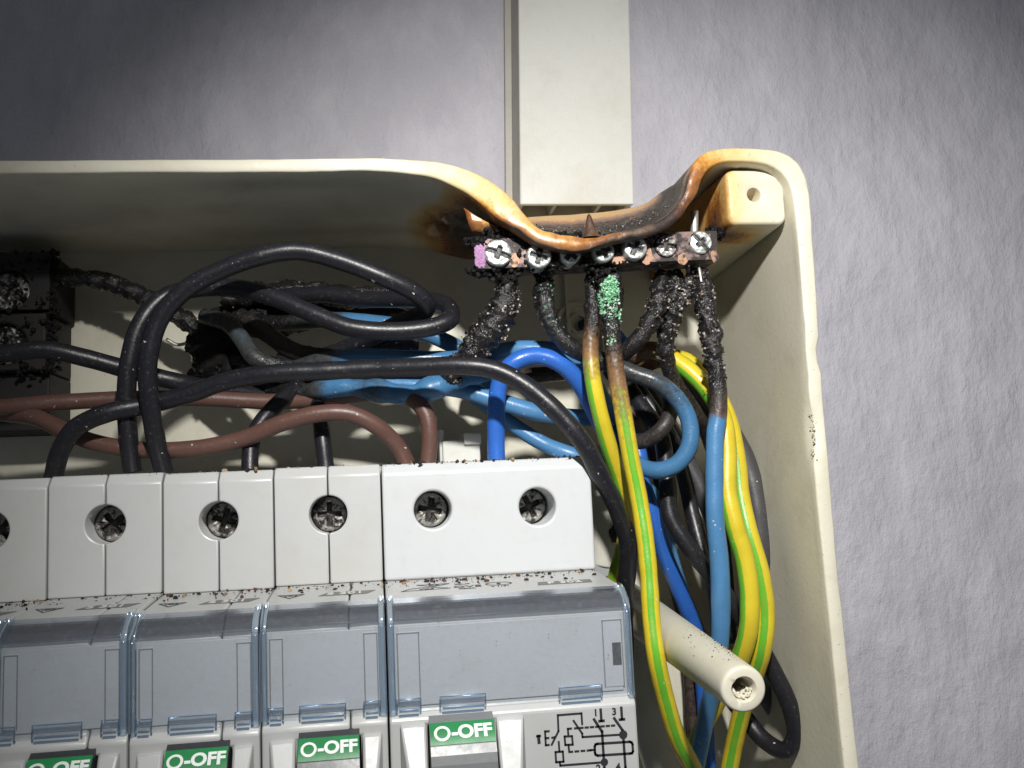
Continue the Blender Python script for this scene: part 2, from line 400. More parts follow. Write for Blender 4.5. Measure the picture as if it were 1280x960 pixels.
# ------------------------------------------------------------------ THE SETTING: wall
YW = 54.0
def build_wall():
    xs = np.concatenate([[-900, -300, -120], np.arange(-75, 225, 1.3), [260, 400, 1000]]); zs = np.concatenate([[-900, -300, -130], np.arange(-100, 130, 1.3), [160, 300, 900]])
    V = []
    for z in zs:
        for x in xs:
            q = Vector((x*.045, z*.03, 1.7)); h = .9*noise.noise(q)+.42*noise.noise(Vector((x*.16, z*.09, 5)))+.24*noise.noise(Vector((x*.42, z*.22, 9)))
            V.append((x, YW+.8-h, z))
    n = len(xs); Fc = [(j*n+i, j*n+i+1, (j+1)*n+i+1, (j+1)*n+i) for j in range(len(zs)-1) for i in range(n-1)]
    o = part('wall', V, Fc, 'wall', kind='structure'); return o
build_wall()

# ------------------------------------------------------------------ cable trunking on the wall
def build_trunk():
    yf = 39.
    a = P(650, 250, yf); b = P(787, 261, yf); top = P(650, -260, yf)
    x0, x1 = a[0], P(785, 130, yf)[0]; zb = (a[2]+b[2])/2; zt = top[2]
    t = thing('cable_trunking', (x0, YW, zb), 'off-white cable trunking running up the wall from the melted top edge of the box', 'trunking')
    lean = (P(782, 20, yf)[0]-P(787, 240, yf)[0])/(P(782, 20, yf)[2]-P(787, 240, yf)[2])
    def sh(geo):
        v = np.asarray(geo[0], float); v[:, 0] += (v[:, 2]-zb)*lean; return v, geo[1]
    g = sh(box(x0, x1, yf, yf+1.3, zb, zt)); v = g[0]; v[0:8][v[:, 2] < zb+.1] -= [0, 0, 0]
    solid('cover', g, 'trunk', t, bevel=.35)
    solid('side_lip', sh(box(x0+.15, x0+1.1, yf+1.5, YW-.2, zb+.5, zt)), 'trunk_side', t, bevel=.2)
    solid('side_lip', sh(box(x1-1.1, x1-.15, yf+1.5, YW-.2, zb+.5, zt)), 'trunk_side', t, bevel=.2)
    solid('base_channel', sh(box(x0-1.4, x1+.3, YW-1.9, YW-.6, zb-6, zt)), 'trunk_side', t, bevel=.2)
    for k in (.32, .72):
        xx = x0+(x1-x0)*k; solid('retaining_rib', sh(box(xx, xx+.8, yf+3, YW-2.1, zb+1, zb+9)), 'trunk_side', t, bevel=.15)
build_trunk()

# ------------------------------------------------------------------ the melted enclosure
YB = 50.0
def interp(x, tab):
    return float(np.interp(x, [a for a, _ in tab], [b for _, b in tab]))
enc = thing('distribution_box', P(1060, 1040, YB), 'cream plastic distribution box base with its top edge melted and scorched', 'electrical box')
def build_shell():
    outer = [(-330, 206), (-60, 202), (100, 201), (200, 200), (300, 200), (400, 199), (460, 198), (505, 200), (545, 203), (575, 210), (600, 220), (622, 233), (640, 249), (655, 268), (668, 283), (684, 290), (705, 295), (730, 297),
             (755, 294), (780, 290), (800, 285), (820, 278), (838, 266), (850, 251), (856, 236), (861, 216), (869, 201), (882, 191), (900, 187), (925, 186), (950, 187), (975, 191), (993, 201), (1006, 220), (1011, 245), (1014, 280), (1018, 340), (1023, 420), (1028, 500), (1037, 600), (1045, 700), (1056, 800), (1066, 900), (1078, 1000), (1092, 1120)]
    inner = [(-330, 222), (-60, 218), (100, 217), (200, 216), (300, 216), (400, 215), (460, 214), (503, 217), (538, 222), (562, 231), (583, 242), (602, 256), (619, 272), (635, 281), (652, 292), (672, 304), (702, 314), (726, 315),
             (750, 309), (776, 302), (804, 297), (826, 290), (844, 278), (857, 262), (869, 246), (875, 227), (884, 213), (895, 206), (908, 203), (928, 203), (945, 204), (962, 208), (976, 217), (986, 232), (991, 252), (995, 284), (1000, 342), (1006, 422), (1011, 500), (1018, 600), (1028, 700), (1038, 800), (1048, 900), (1058, 1000), (1070, 1120)]
    # front lip depth and burn by station
    dy = [(-400, 0), (520, 0), (600, 1), (660, -.9), (700, -1.5), (730, -1.5), (760, -1.4), (800, -1.0), (850, 0), (900, 0), (1200, 0)]
    bt = [(480, 0), (540, .05), (590, .11), (635, .20), (680, .30), (720, .38), (750, .5), (785, .68), (815, .82), (838, .78), (852, .62), (862, .44), (875, .30), (900, .18), (935, .10), (975, .04), (1010, 0)]
    def dens(L):
        A = np.array(L, float); s = [0]
        for i in range(1, len(A)): s.append(i)
        t = np.linspace(0, len(A)-1, (len(A)-1)*5+1); out = []
        for q in t:
            i = min(int(q), len(A)-2); f = q-i
            p0, p1, p2, p3 = A[max(i-1, 0)], A[i], A[i+1], A[min(i+2, len(A)-1)]
            out.append(.5*((2*p1)+(-p0+p2)*f+(2*p0-5*p1+4*p2-p3)*f*f+(-p0+3*p1-3*p2+p3)*f**3))
        return np.array(out)
    O, I = dens(outer), dens(inner); n = len(O)
    # unmelted line for the back edge of the top
    zt = P(480, 201, 0)[2]; zi = P(480, 217, 0)[2]
    V, B = [], []; rows = 34
    for i in range(n):
        u = O[i, 0]; y0 = interp(u, dy)
        if u > 1005: y0 = 0
        fo, fi = P(O[i, 0], O[i, 1], y0), P(I[i, 0], I[i, 1], y0)
        top = O[i, 1] < 400 and u < 1011
        melt = 1. if 500 < u < 930 and top else 0.
        bo, bi = fo.copy(), fi.copy(); bo[1] = bi[1] = YB
        if melt:
            wgt = min(1, (u-500)/60., (930-u)/50.)
            bo[2] = bo[2]*(1-wgt)+zt*wgt; bi[2] = bi[2]*(1-wgt)+zi*wgt
        chip = 0
        if melt:
            sag = interp(u, [(560, 0), (640, 2.4), (700, 2.6), (760, 2.2), (820, 1.3), (880, 0)]); bo[2] -= sag; bi[2] -= sag
        bu = interp(u, bt) if top else 0.
        col = []
        # outer rows back -> front, rim arc, inner rows front -> back
        for k in range(rows):
            t = 1-k/rows; s = min(1, t/.62); s = s*s*(3-2*s) if melt else t
            p = fo*(1-s)+bo*s; p[1] = y0+(YB-y0)*t
            if melt and 640 < u < 860:
                p += np.array([0, 0, 1.2*math.sin(math.pi*min(1, t*1.3))*min(1, (u-640)/60)])
                p += .25*noise.noise(Vector(p*.25))
            b = 0
            if top and 600 < u < 900:
                e = min(1, (u-600)/50., (900-u)/40.)
                b = e*max(.22*(1-t), interp(t, [(0, bu), (.03, .5), (.05, .85), (.22, .84), (.30, .68), (.37, .26), (.6, .15), (1, .05)])) if u > 660 else e*.2
                if u > 800: b = max(b, e*interp(t, [(0, .6), (.06, .8), (.26, .72), (.36, .3), (1, .1)])*(1 if u < 858 else .5))
            col.append((p, b))
        d = fi-fo; hh = np.linalg.norm(d)
        for k in range(7):
            th = math.pi*k/6; f = .5-.5*math.cos(th)
            f = .5-.5*math.copysign(abs(math.cos(th))**.45, math.cos(th)); bl = abs(math.sin(th))**.6
            p = fo+d*f; p[1] = y0-(.45+.5*min(1, bu*2))*bl
            q = Vector((p[0]*.5, p[2]*.5, 0)); p[1] += .2*noise.noise(q)
            if u > 660 and u < 860 and top: p += np.array([0, 0, .3*noise.noise(Vector(p*.5))])
            bb = bu
            if top and 780 < u < 860 and k < 2: bb = max(bb, .8)
            if top and 600 < u < 800 and k >= 4: bb = min(1, bu+(.2, .4, .5)[k-4]*min(1, (u-600)/60))
            col.append((p, bb))
        for k in range(1, rows+1):
            t = k/rows; s = min(1, t/.7); s = s*s*(3-2*s) if melt else t
            p = fi*(1-s)+bi*s; p[1] = y0+(YB-y0)*t
            b = 0
            if top:
                cx, cz = P(600, 280, 20)[0], P(600, 280, 20)[2]
                px = PX(p); dd = math.hypot((px[0]-592)/62., (px[1]-283)/30.)
                b = max(0, 1.05-dd*.75) if dd < 2 else 0
                if 560 < u < 890:
                    e = min(1, (u-560)/50., (890-u)/30.)
                    b = max(b, e*interp(t, [(0, bu+.25), (.1, .66), (.35, .8), (.7, .8), (1, .55)]))
                    if u > 862: b = min(b, .5*e+.08)
                # blistered, wrinkled plastic round the burn
                wr = math.exp(-((px[0]-560)/40.)**2-((px[1]-283)/18.)**2)
                p[2] += wr*(2.2*noise.noise(Vector((p[0]*.3, p[1]*.25, 0)))+.8*noise.noise(Vector((p[0]*1.1, p[1]*.45, 3))))+wr*1.0
                p[2] += (.5 if melt else .12)*noise.noise(Vector(p*.13))
            else:
                p[0] += .25*noise.noise(Vector((p[1]*.06, p[2]*.04, 2)))
            col.append((p, b))
        V += [c[0] for c in col]; B += [c[1] for c in col]; m_ = len(col)
    Fc = [(i*m_+k, i*m_+k+1, (i+1)*m_+k+1, (i+1)*m_+k) for i in range(n-1) for k in range(m_-1)]
    V = np.array(V)
    # nicks along the right rim
    for (uu, vv, rad, dx, dyy) in [(1021, 443, 1.3, -1.1, .7), (1010, 402, .7, .5, -.5), (1012, 470, .6, .4, .3), (1016, 520, 1.0, .9, .6), (1017, 540, 1.3, 1.0, .8), (1019, 560, 1.0, .8, .7), (1034, 545, .6, -.6, .4), (1029, 640, .5, .3, .3), (1035, 770, .6, .4, .4)]:
        c = P(uu, vv, 0); d2 = np.linalg.norm(V-c, axis=1); w_ = np.exp(-(d2/rad)**2)
        V[:, 0] += w_*dx; V[:, 1] += w_*dyy
    part('side_walls', V, Fc, 'shell', enc, attrs={'burn': B})
build_shell()
# back panel with faint rings and ribs
x0, x1 = P(-330, 500, YB)[0], P(920, 500, YB)[0]+6; z0, z1 = P(500, 1010, YB)[2]-12, P(500, 300, YB)[2]+2.5
solid('back_panel', box(x0, x1, YB, YB+3.6, z0, z1), 'cream', enc, bevel=.1)
def ring(u, v, y, ro, ri, h, name='moulded_ring'):
    c = P(u, v, y); a = np.array(c); b = a+[0, -h, 0]
    v1, f1 = [], []; s = 40
    for k in range(s):
        cs, sn = math.cos(2*math.pi*k/s), math.sin(2*math.pi*k/s)
        for rr, yy in ((ro, 0), (ro-.15, -h), (ri+.15, -h), (ri, 0)): v1.append((c[0]+rr*cs, y+yy-.01, c[2]+rr*sn))
    for k in range(s):
        k2 = (k+1) % s
        for j in range(3): f1.append((k*4+j, k*4+j+1, k2*4+j+1, k2*4+j))
    part(name, v1, f1, 'cream', enc, sharp=40)
ring(722, 405, YB, 5.2, 4.0, .8); ring(722, 405, YB, 2.4, 1.7, 1.1)
rp = P(728, 330, YB)
for u in (705, 748):
    a = P(u, 318, YB); b = P(u+14, 460, YB)
    part('moulded_rib', *box(a[0]-.4, a[0]+.4, YB-1.2, YB-.01, b[2], a[2]), 'cream', enc, smooth=False)
# small hole / knockout: dark disc painted for the shade inside
c = P(729, 406, YB-1.3); v_, f_ = cyl(P(729, 406, YB-1.25), P(729, 406, YB-.2), 1.2, seg=24); part('knockout', v_, f_, 'gap', enc, sharp=40)

# corner mounting block
def rounded_poly(cx, cz, wx, wz, rad, seg=6):
    out = []
    for (sx, sz, a0) in ((1, 1, 0), (-1, 1, 90), (-1, -1, 180), (1, -1, 270)):
        for k in range(seg+1):
            a = math.radians(a0+90*k/seg); out.append((cx+sx*(wx-rad)+rad*math.cos(a), cz+sz*(wz-rad)+rad*math.sin(a)))
    return out
def build_block():
    yf = 2.5; a = P(907, 211, yf); b = P(984, 280, yf)
    cx, cz = (a[0]+b[0])/2, (a[2]+b[2])/2; wx, wz = (b[0]-a[0])/2, (a[2]-b[2])/2
    V, Fc, B = [], [], []; n = None; ys = [yf, yf+.15, yf+.5, yf+1]+list(np.linspace(yf+3, YB, 14))
    for y in ys:
        t = (y-yf)/(YB-yf); ins = {0: .6, 1: .3, 2: .06}.get(ys.index(y), 0)
        pl = rounded_poly(cx-.0*t, cz, wx+1.0*t-ins, wz+1.2*t-ins, 1.6); n = len(pl)
        for (x, z) in pl:
            V.append((x, y, z)); d = np.linalg.norm(np.array((x, y, z))-P(893, 296, 10))
            q = PX((x, y, z)); bb = max(0, 1.05-d/6.8); bb = max(bb, .22*max(0, 1-(x-cx+wx)/3.)); B.append(bb)
    for j in range(len(ys)-1):
        for k in range(n): k2 = (k+1) % n; Fc.append((j*n+k, (j+1)*n+k, (j+1)*n+k2, j*n+k2))
    # front face with countersunk hole
    hc = P(943, 243, yf); h0 = len(V); rings = [(1.75, 0), (1.35, .25), (1.2, .7), (1.15, 7.5)]
    for rr, dy in rings:
        for k in range(n):
            an = math.atan2(V[0][2]-hc[2], V[0][0]-hc[0])+6.28319*k/n; V.append((hc[0]+rr*math.cos(an), yf+dy, hc[2]+rr*math.sin(an))); B.append(.03)
    for k in range(n):
        k2 = (k+1) % n; Fc.append((k, k2, h0+k2, h0+k))
        for j in range(3): Fc.append((h0+j*n+k, h0+j*n+k2, h0+(j+1)*n+k2, h0+(j+1)*n+k))
    V.append((hc[0], yf+7.5, hc[2])); B.append(0)
    for k in range(n): Fc.append((h0+3*n+k, h0+3*n+(k+1) % n, len(V)-1))
    part('corner_block', V, Fc, 'shell', enc, attrs={'burn': B}, sharp=38)
build_block()
# screw post that carries the front cover
def build_post():
    a, b = P(930, 862, -28), P(776, 750, YB); d = b-a; L = np.linalg.norm(d); d /= L
    X = np.cross(d, [0, 0, 1]); X /= np.linalg.norm(X); Z = np.cross(X, d)
    prof = [(7.5, .75), (3, 1.2), (1.2, 1.45), (.35, 1.62), (.0, 1.85), (-.02, 2.8), (.12, 3.08), (.45, 3.22)]+[(q, 3.25+1.5*(q/L)) for q in np.linspace(1, L, 24)]
    V, Fc, s = [a+d*7.5], [], 56
    for t, r in prof:
        for k in range(s):
            th = 2*math.pi*k/s; rr = r*(1+(.10*noise.noise(Vector((math.cos(th)*3, math.sin(th)*3, t))) if r < 1.7 else 0))
            V.append(a+d*t+rr*(math.cos(th)*X+math.sin(th)*Z))
    for k in range(s): Fc.append((0, 1+k, 1+(k+1) % s))
    for j in range(len(prof)-1):
        for k in range(s): k2 = (k+1) % s; Fc.append((1+j*s+k, 1+(j+1)*s+k, 1+(j+1)*s+k2, 1+j*s+k2))
    o = part('screw_post', V, Fc, 'boss', enc, sharp=50)
    C = []; R_ = []
    for _ in range(140):
        th = rng.random()*6.28; t = .5+rng.random()**1.4*3.2; rr = 1.35-.12*t; C.append(a+d*t+rr*(math.cos(th)*X-abs(math.sin(th))*Z*1.0)); R_.append(.12+.22*rng.random())
    c_ = crumbs('thread_crumb', C, R_, 'boss', enc)
    C = []; R_ = []
    for _ in range(110):
        th = math.radians(rng.normal(80, 26)); t = abs(rng.normal(14, 7))+1; C.append(a+d*t+(3.3+1.5*t/L)*(math.cos(th)*X+math.sin(th)*Z)); R_.append(.06+.14*rng.random()**3)
    crumbs('soot_speck', C, R_, 'debris', enc)
build_post()
# torn blister at the burn-through of the top wall
def flap(pts, y, mat, burnv, name):
    C = [P(u, v, yy) for u, v, yy in pts]; c = sum(C)/len(C)
    V, B, Fc = [], [], []; n = len(C)*4
    loop = []
    for i in range(len(C)):
        for k in range(4):
            t = k/4; q = C[i]*(1-t)+C[(i+1) % len(C)]*t; loop.append(q+.18*np.array([noise.noise(Vector(q)), 0, noise.noise(Vector(q+9))]))
    for s in (1., .66, .33):
        for q in loop:
            p = c+(q-c)*s; V.append(p+[0, -.9*(1-s), .3*(1-s)]); B.append(burnv+.25*s)
    V.append(c+[0, -1.1, .3]); B.append(burnv)
    for s in (1.,):
        for q in loop: V.append(q+[0, .6, 0]); B.append(burnv+.4)
    for j in range(2):
        for k in range(n): Fc.append((j*n+k, j*n+(k+1) % n, (j+1)*n+(k+1) % n, (j+1)*n+k))
    for k in range(n): Fc.append((2*n+k, 2*n+(k+1) % n, 3*n)); Fc.append((3*n+1+k, 3*n+1+(k+1) % n, (k+1) % n, k))
    part(name, V, Fc, mat, enc, attrs={'burn': B})
flap([(580, 260, 3), (592, 270, 3), (604, 277, 3), (622, 283, 4), (640, 290, 5), (632, 294, 5), (612, 291, 4), (590, 289, 4), (585, 276, 3)], 10, 'shell', .3, 'torn_flap')
flap([(632, 284, 5), (645, 290, 5), (648, 300, 5), (638, 304, 5), (633, 294, 5)], 5, 'shell', .35, 'torn_flap')
# melted spike standing on the lip
v_, f_ = [], []
a = P(739, 293, -1.5); seg = 18
for j, (h, r) in enumerate([(-.6, 1.7), (.4, 1.25), (1.1, .95), (1.9, .75), (2.7, .55), (3.3, .4), (3.7, .16)]):
    for k in range(seg):
        th = 6.2832*k/seg; v_.append(a+[r*math.cos(th)-.04*h, r*.9*math.sin(th)+.3, h])
for j in range(6):
    for k in range(seg): f_.append((j*seg+k, j*seg+(k+1) % seg, (j+1)*seg+(k+1) % seg, (j+1)*seg+k))
f_.append(tuple(range(6*seg, 7*seg)))
part('melted_drip', v_, f_, 'shell', enc, attrs={'burn': [.72]*len(v_)})

C = []
for _ in range(900):
    u = rng.uniform(668, 850); v = np.interp(u, [668, 700, 740, 800, 830, 850], [286, 292, 290, 277, 264, 245])+rng.normal(0, 3.5); C.append(P(u, v, rng.uniform(4, 9)))
Cs = [P(1014+(v_-510)*.06+rng.normal(0, 1.3), v_, rng.uniform(-.6, .3)) for v_ in rng.uniform(516, 578, 34)]; crumbs('gouged_plastic', Cs, rng.uniform(.1, .32, 34), 'boss', enc)
crumbs('soot_bead', C, rng.uniform(.05, .16, len(C)), 'char', enc)
# ------------------------------------------------------------------ screws
def screw_geo(R, H, slot=.3, depth=.9, kind='cross', dome=.12, wear=.0, seed=0):
    s, nr = 72, 18; V, Fc = [(0, 0, 0)], []
    def h(x, z):
        r = math.hypot(x, z); y = -dome*(1-(r/R)**2)
        L = R*(.70 if kind != 'slot' else 1.1); d = 0
        def bar_(px, pz, Lx, wx): return max(0., min(1., (wx-abs(pz))/.12+.5))*max(0., min(1., (Lx-abs(px))/.15+.5))
        d = max(bar_(x, z, L, slot), bar_(z, x, L if kind == 'cross' else R*.5, slot))
        if kind == 'combi': d = max(d, bar_(x, z, R*1.1, slot*.9))
        c45 = math.cos(.785); xx, zz = c45*(x+z), c45*(z-x)
        if kind == 'cross': d = max(d, .25*max(bar_(xx, zz, R*.75, .07), bar_(zz, xx, R*.75, .07)))
        y += depth*d
        y += wear*noise.noise(Vector((x*1.5+seed, z*1.5, 0)))
        if r > R*.93: y += .25*((r/R-.93)/.07)
        B.append(d); return y
    B = []
    for j in range(1, nr+1):
        for k in range(s):
            r = R*(j/nr); x, z = r*math.cos(6.28319*k/s), r*math.sin(6.28319*k/s); V.append((x, h(x, z), z))
    V[0] = (0, h(0, 0), 0); B = [1.]+B[:-1]
    for k in range(s): V.append((R*math.cos(6.28319*k/s), H, R*math.sin(6.28319*k/s))); B.append(.3)
    for k in range(s): Fc.append((0, 1+(k+1) % s, 1+k))
    for j in range(nr):
        for k in range(s): k2 = (k+1) % s; Fc.append((1+j*s+k, 1+j*s+k2, 1+(j+1)*s+k2, 1+(j+1)*s+k))
    return np.array(V), Fc, B
def screw(parent, c, R, H, ang, mat='screw', name='screw', **kw):
    g = screw_geo(R, H, **kw)
    me = mesh_from(name, g[0], g[1], mat, (0, 0, 0), smooth=True, sharp=28, attrs={'burn': g[2]})
    o = link(name, me, parent, c); o.rotation_euler = (0, math.radians(ang), 0); return o

# ------------------------------------------------------------------ DIN rail
zr = P(760, 712, 40)[2]
t = thing('mounting_rail', (20, 44, zr-3), 'grey metal mounting rail end showing behind the white double breaker', 'rail')
solid('rail_web', box(-90, P(775, 700, 42)[0], 44, 45.2, zr-16, zr+1.5), 'rail', t, bevel=.2)
solid('rail_flange', box(-90, P(776, 700, 42)[0], 37, 44, zr-1.2, zr+1.6), 'rail', t, bevel=.2)

# ------------------------------------------------------------------ breakers
ZF = -18.0
XM = [0.3, 17.6, 34.6, 52.3]                     # module joints found in the photograph
def seam_half(x0, x1, prof, cut, mat, parent, name, bev=.35):
    return solid(name, prism_x(prof, x0, x1), mat, parent, cut, bev)
TERM = [(38, 1.0), (1.4, 1.0), (0, -.6), (0, ZF), (38, ZF)]
BODY = [(38, ZF-.05), (-.6, ZF-.05), (-15.8, ZF-1.3), (-16.4, ZF-2.0), (-20.2, ZF-4.4), (-20.2, ZF-16.3), (-21.3, ZF-17.6), (-21.3, ZF-45), (38, ZF-45)]
def cover(parent, x0, x1, tabs):
    y = -21.15
    def slab(pr, xa, xb, th):
        n = len(pr); q = []
        for i, (yy, zz) in enumerate(pr):
            q.append((yy, zz))
        off = [(yy+th[0], zz+th[1]) for yy, zz in pr][::-1]
        return prism_x(q+off, xa, xb)
    cv = solid('clear_cover', box(x0+1.0, x1-1.0, y, y+.55, ZF-16.2, ZF-3.7), 'clear', parent, bevel=.12)
    pr = [(-16.4, ZF-1.25), (-18.6, ZF-1.75), (-20.5, ZF-2.75), (-21.15, ZF-3.75)]
    ph = [(a+.5, b-.35) for a, b in pr][::-1]
    solid('cover_bevel', prism_x(pr+ph, x0+1.0, x1-1.0), 'clear_bevel', cv, bevel=.06)
    for xa, xb in ((x0+.12, x0+.98), (x1-.98, x1-.12)):
        pr2 = [(-15.6, ZF-.8), (-16.8, ZF-.75), (-19.0, ZF-1.35), (-20.9, ZF-2.5), (-21.6, ZF-3.7), (-21.6, ZF-16.4), (-20.6, ZF-16.6), (-20.5, ZF-4.6), (-16.2, ZF-2.1)]
        solid('cover_rail', prism_x(pr2, xa, xb), 'clear_rail', cv, bevel=.16)
    for xa, xb in tabs:
        for (za, zb_, yy) in ((ZF-16.35, ZF-14.75, -21.55),):
            solid('cover_tab', box(xa, xb, yy, -21.2, za, zb_), 'clear', cv, bevel=.15)
            for e in (box(xa, xb, yy-.02, -21.2, zb_+.02, zb_+.2), box(xa-.18, xa-.02, yy-.02, -21.2, za, zb_+.2), box(xb+.02, xb+.18, yy-.02, -21.2, za, zb_+.2)): solid('tab_edge', e, 'clear_edge', cv, bevel=.05)
            solid('cover_tab_lip', box(xa+.15, xb-.15, -21.9, -21.56, za, za+.35), 'clear_edge', cv, bevel=.1)
def outline(parent, xa, xb, za, zb, yy, wd=.16):
    g = merge([strip([(xa, za), (xa, zb), (xb, zb), (xb, za)], wd, .03)]); v = g[0]
    part('panel_groove_shade', np.stack([v[:, 0], yy-v[:, 2], v[:, 1]], 1), g[1], 'groove_shade', parent, smooth=False)
M['groove_shade'] = plastic('groove_shadow_plastic', (.16, .165, .17), .6, (.1, .1, .1), .2, 0, .01)  # dark strips painting the shade in the panel outlines
def ledge_pt(x, s):         # point on the sloping ledge: s 0 (back) .. 1 (front)
    return np.array([x, -.6-15.2*s, ZF-.05-1.25*s])
LX = np.array([1., 0, 0]); LY = np.array([0, 15.2, 1.25])/math.hypot(15.2, 1.25)
def ink_on_ledge(parent, geo, x, s, mat, name):
    v, f = place(geo, ledge_pt(x, s)+np.array([0, -.02, .04]), LX, LY); part(name, v, f, mat, parent, smooth=False)
def strip(pts, wd, th=.03):
    """flat ink line in plane coords"""
    out = []
    for (a, b) in zip(pts[:-1], pts[1:]):
        a = np.array(a, float); b = np.array(b, float); d = b-a; L = np.linalg.norm(d); d /= L; nrm = np.array([-d[1], d[0]])*wd/2; e = d*wd*.45
        q = [a-e+nrm, a-e-nrm, b+e-nrm, b+e+nrm]
        out.append(([(p[0], p[1], 0) for p in q]+[(p[0], p[1], th) for p in q], [(3, 2, 1, 0), (4, 5, 6, 7), (0, 1, 5, 4), (1, 2, 6, 5), (2, 3, 7, 6), (3, 0, 4, 7)]))
    return merge(out)
def flat_poly(pts, th=.02):
    n = len(pts); v = [(x, y, 0) for x, y in pts]+[(x, y, th) for x, y in pts]
    return v, [tuple(range(n-1, -1, -1)), tuple(range(n, 2*n))]+[(i, (i+1) % n, (i+1) % n+n, i+n) for i in range(n)]
def toggle(parent, xa, xb, zt, w_print, rcd=False):
    # rocker: a barrel whose upper face carries the green print
    yc, zc, R = -17.6, zt-6.2, 8.4
    pr = []
    for k in range(28):
        a = math.radians(200-k*230/27); pr.append((yc+R*math.cos(a), zc+R*math.sin(a)))
    a1, a2 = 125, 148        # angles (deg) of the print strip
    sm = solid('toggle', prism_x(pr, xa, xb), 'toggle_grey' if rcd else 'toggle', parent, bevel=.0)
    pr2 = [(yc+(R+.12)*math.cos(math.radians(a)), zc+(R+.12)*math.sin(math.radians(a))) for a in np.linspace(a1, a2, 9)]
    pr2 += [(yc+(R-.3)*math.cos(math.radians(a)), zc+(R-.3)*math.sin(math.radians(a))) for a in np.linspace(a2, a1, 9)]
    lab = solid('green_print', prism_x(pr2, xa+.05, xb-.05), 'green', sm, bevel=0)
    am = math.radians((a1+a2)/2+.5); c = np.array([(xa+xb)/2, yc+(R+.2)*math.cos(am), zc+(R+.2)*math.sin(am)])
    Y = np.array([0, -math.sin(am)*-1*-1, 0]);
    tang = np.array([0, math.sin(am)*1.0, -math.cos(am)])   # pointing up along the barrel
    tang = tang if tang[2] > 0 else -tang
    sz = w_print
    g1 = text_geo('-OFF', sz*.32, .012*sz, .03)
    v = g1[0].copy(); v[:, 0] *= 1.0; v[:, 1] *= 1.0; v[:, 0] += sz*.15
    s_ = 30; rv, rf = [], []
    for k in range(s_):
        cs, sn = math.cos(6.28319*k/s_), math.sin(6.28319*k/s_)
        for rr, zz in ((.135, -.03), (.135, .03), (.09, .03), (.09, -.03)): rv.append((-.335*sz+rr*sz*cs, rr*sz*sn, zz))
    for k in range(s_):
        for j in range(3): rf.append((k*4+j, ((k+1) % s_)*4+j, ((k+1) % s_)*4+j+1, k*4+j+1))
    mv, mf = merge([(v, g1[1]), (rv, rf)])
    # wrap round the barrel
    out = []
    for (x, yv, zv) in mv:
        an = am-yv/(R+.16); rr = R+.15+zv; out.append(((xa+xb)/2+x, yc+rr*math.cos(an), zc+rr*math.sin(an)))
    part('lettering', out, mf, 'white_ink', sm, smooth=False)
def build_breaker():
    W = 17.3; t = thing('circuit_breaker', (0, 0, -60), 'x', 'circuit breaker', 'single breakers in a row on the rail')
    hz = P(271, 650, 0)[2]; hole = cyl((W/2, -5, hz), (W/2, 12, hz), 3.05, seg=48)
    xm = W/2
    seam_half(.12, xm-.09, TERM, [hole], 'grey_white', t, 'terminal_housing_half'); seam_half(xm+.09, W-.12, TERM, [hole], 'grey_white', t, 'terminal_housing_half')
    xs = W*.70
    # window pocket for the toggle is cut out of the front
    zt = ZF-19.2; pocket = box(4.9, 13.5, -40, -6, zt-30, zt)
    seam_half(.12, xs-.08, BODY, [pocket], 'front_grey', t, 'front_housing_half'); seam_half(xs+.08, W-.12, BODY, [pocket], 'front_grey', t, 'front_housing_half')
    # raised cheeks either side of the toggle
    for sgn, xa, xb in ((-1, 1.2, 4.7), (1, 13.7, 16.4)):
        pr = [(-21.2, zt-.2+.6), (-22.2, zt+.3), (-26.5, zt-8), (-27.5, zt-25), (-21.2, zt-25)]
        v, f = prism_x(pr, xa, xb); v = np.array(v)
        for q in v:
            if q[1] < -24: q[0] += (1.1 if (q[0] == xa and sgn < 0) else 0)-(1.1 if (q[0] == xb and sgn > 0) else 0)
        solid('toggle_cheek', (v, f), 'front_grey', t, bevel=.4)
    toggle(t, 5.1, 13.3, zt-.3, 7.9)
    solid('pocket_floor', box(4.9, 13.5, -7, -5.9, zt-30, zt), 'gap', t, bevel=0)
    screw(t, (W/2, 5.2, hz), 2.85, 4, 20, 'screw_dark', slot=.42, depth=1.0, wear=.15, dome=.3)
    solid('label_holder', box(1.5, W-1.5, -20.45, -20.15, ZF-15.8, ZF-4.9), 'holder', t, bevel=.1)
    for xa, xb in ((1.2, 3.1), (W-3.2, W-1.2)):
        solid('holder_end', box(xa, xb, -20.56, -20.452, ZF-15.2, ZF-5.4), 'holder', t, bevel=.08); outline(t, xa+.1, xb-.1, ZF-15.1, ZF-5.6, -20.562)
    cover(t, 0, W, ((1.2, 3.0), (5.4, 11.4), (W-3.2, W-1.2)))
    # print on the ledge
    ink_on_ledge(t, flat_poly([(-4.0, -1.35), (3.2, -1.35), (4.6, 1.35), (-2.6, 1.35)][::1]), W*.66, .60, 'grey_ink', 'printed_band')
    g = text_geo('S 301', 2.5, .03, .03); ink_on_ledge(t, (g[0]*[1, 1, 1]+[0, -.05, .04], g[1]), W*.66, .60, 'tag_ink', 'lettering')
    tri = merge([strip([(-1.9, 1.3), (1.9, 1.3), (0, -1.6), (-1.9, 1.3)], .2), (lambda g: (g[0]+[0, .4, 0], g[1]))(text_geo('VDE', 1.1, .02))])
    ink_on_ledge(t, tri, W*.19, .62, 'black_ink', 'printed_emblem')
    return t
def kids(o): return [c for c in COL.objects if c.parent == o]
b0 = build_breaker()
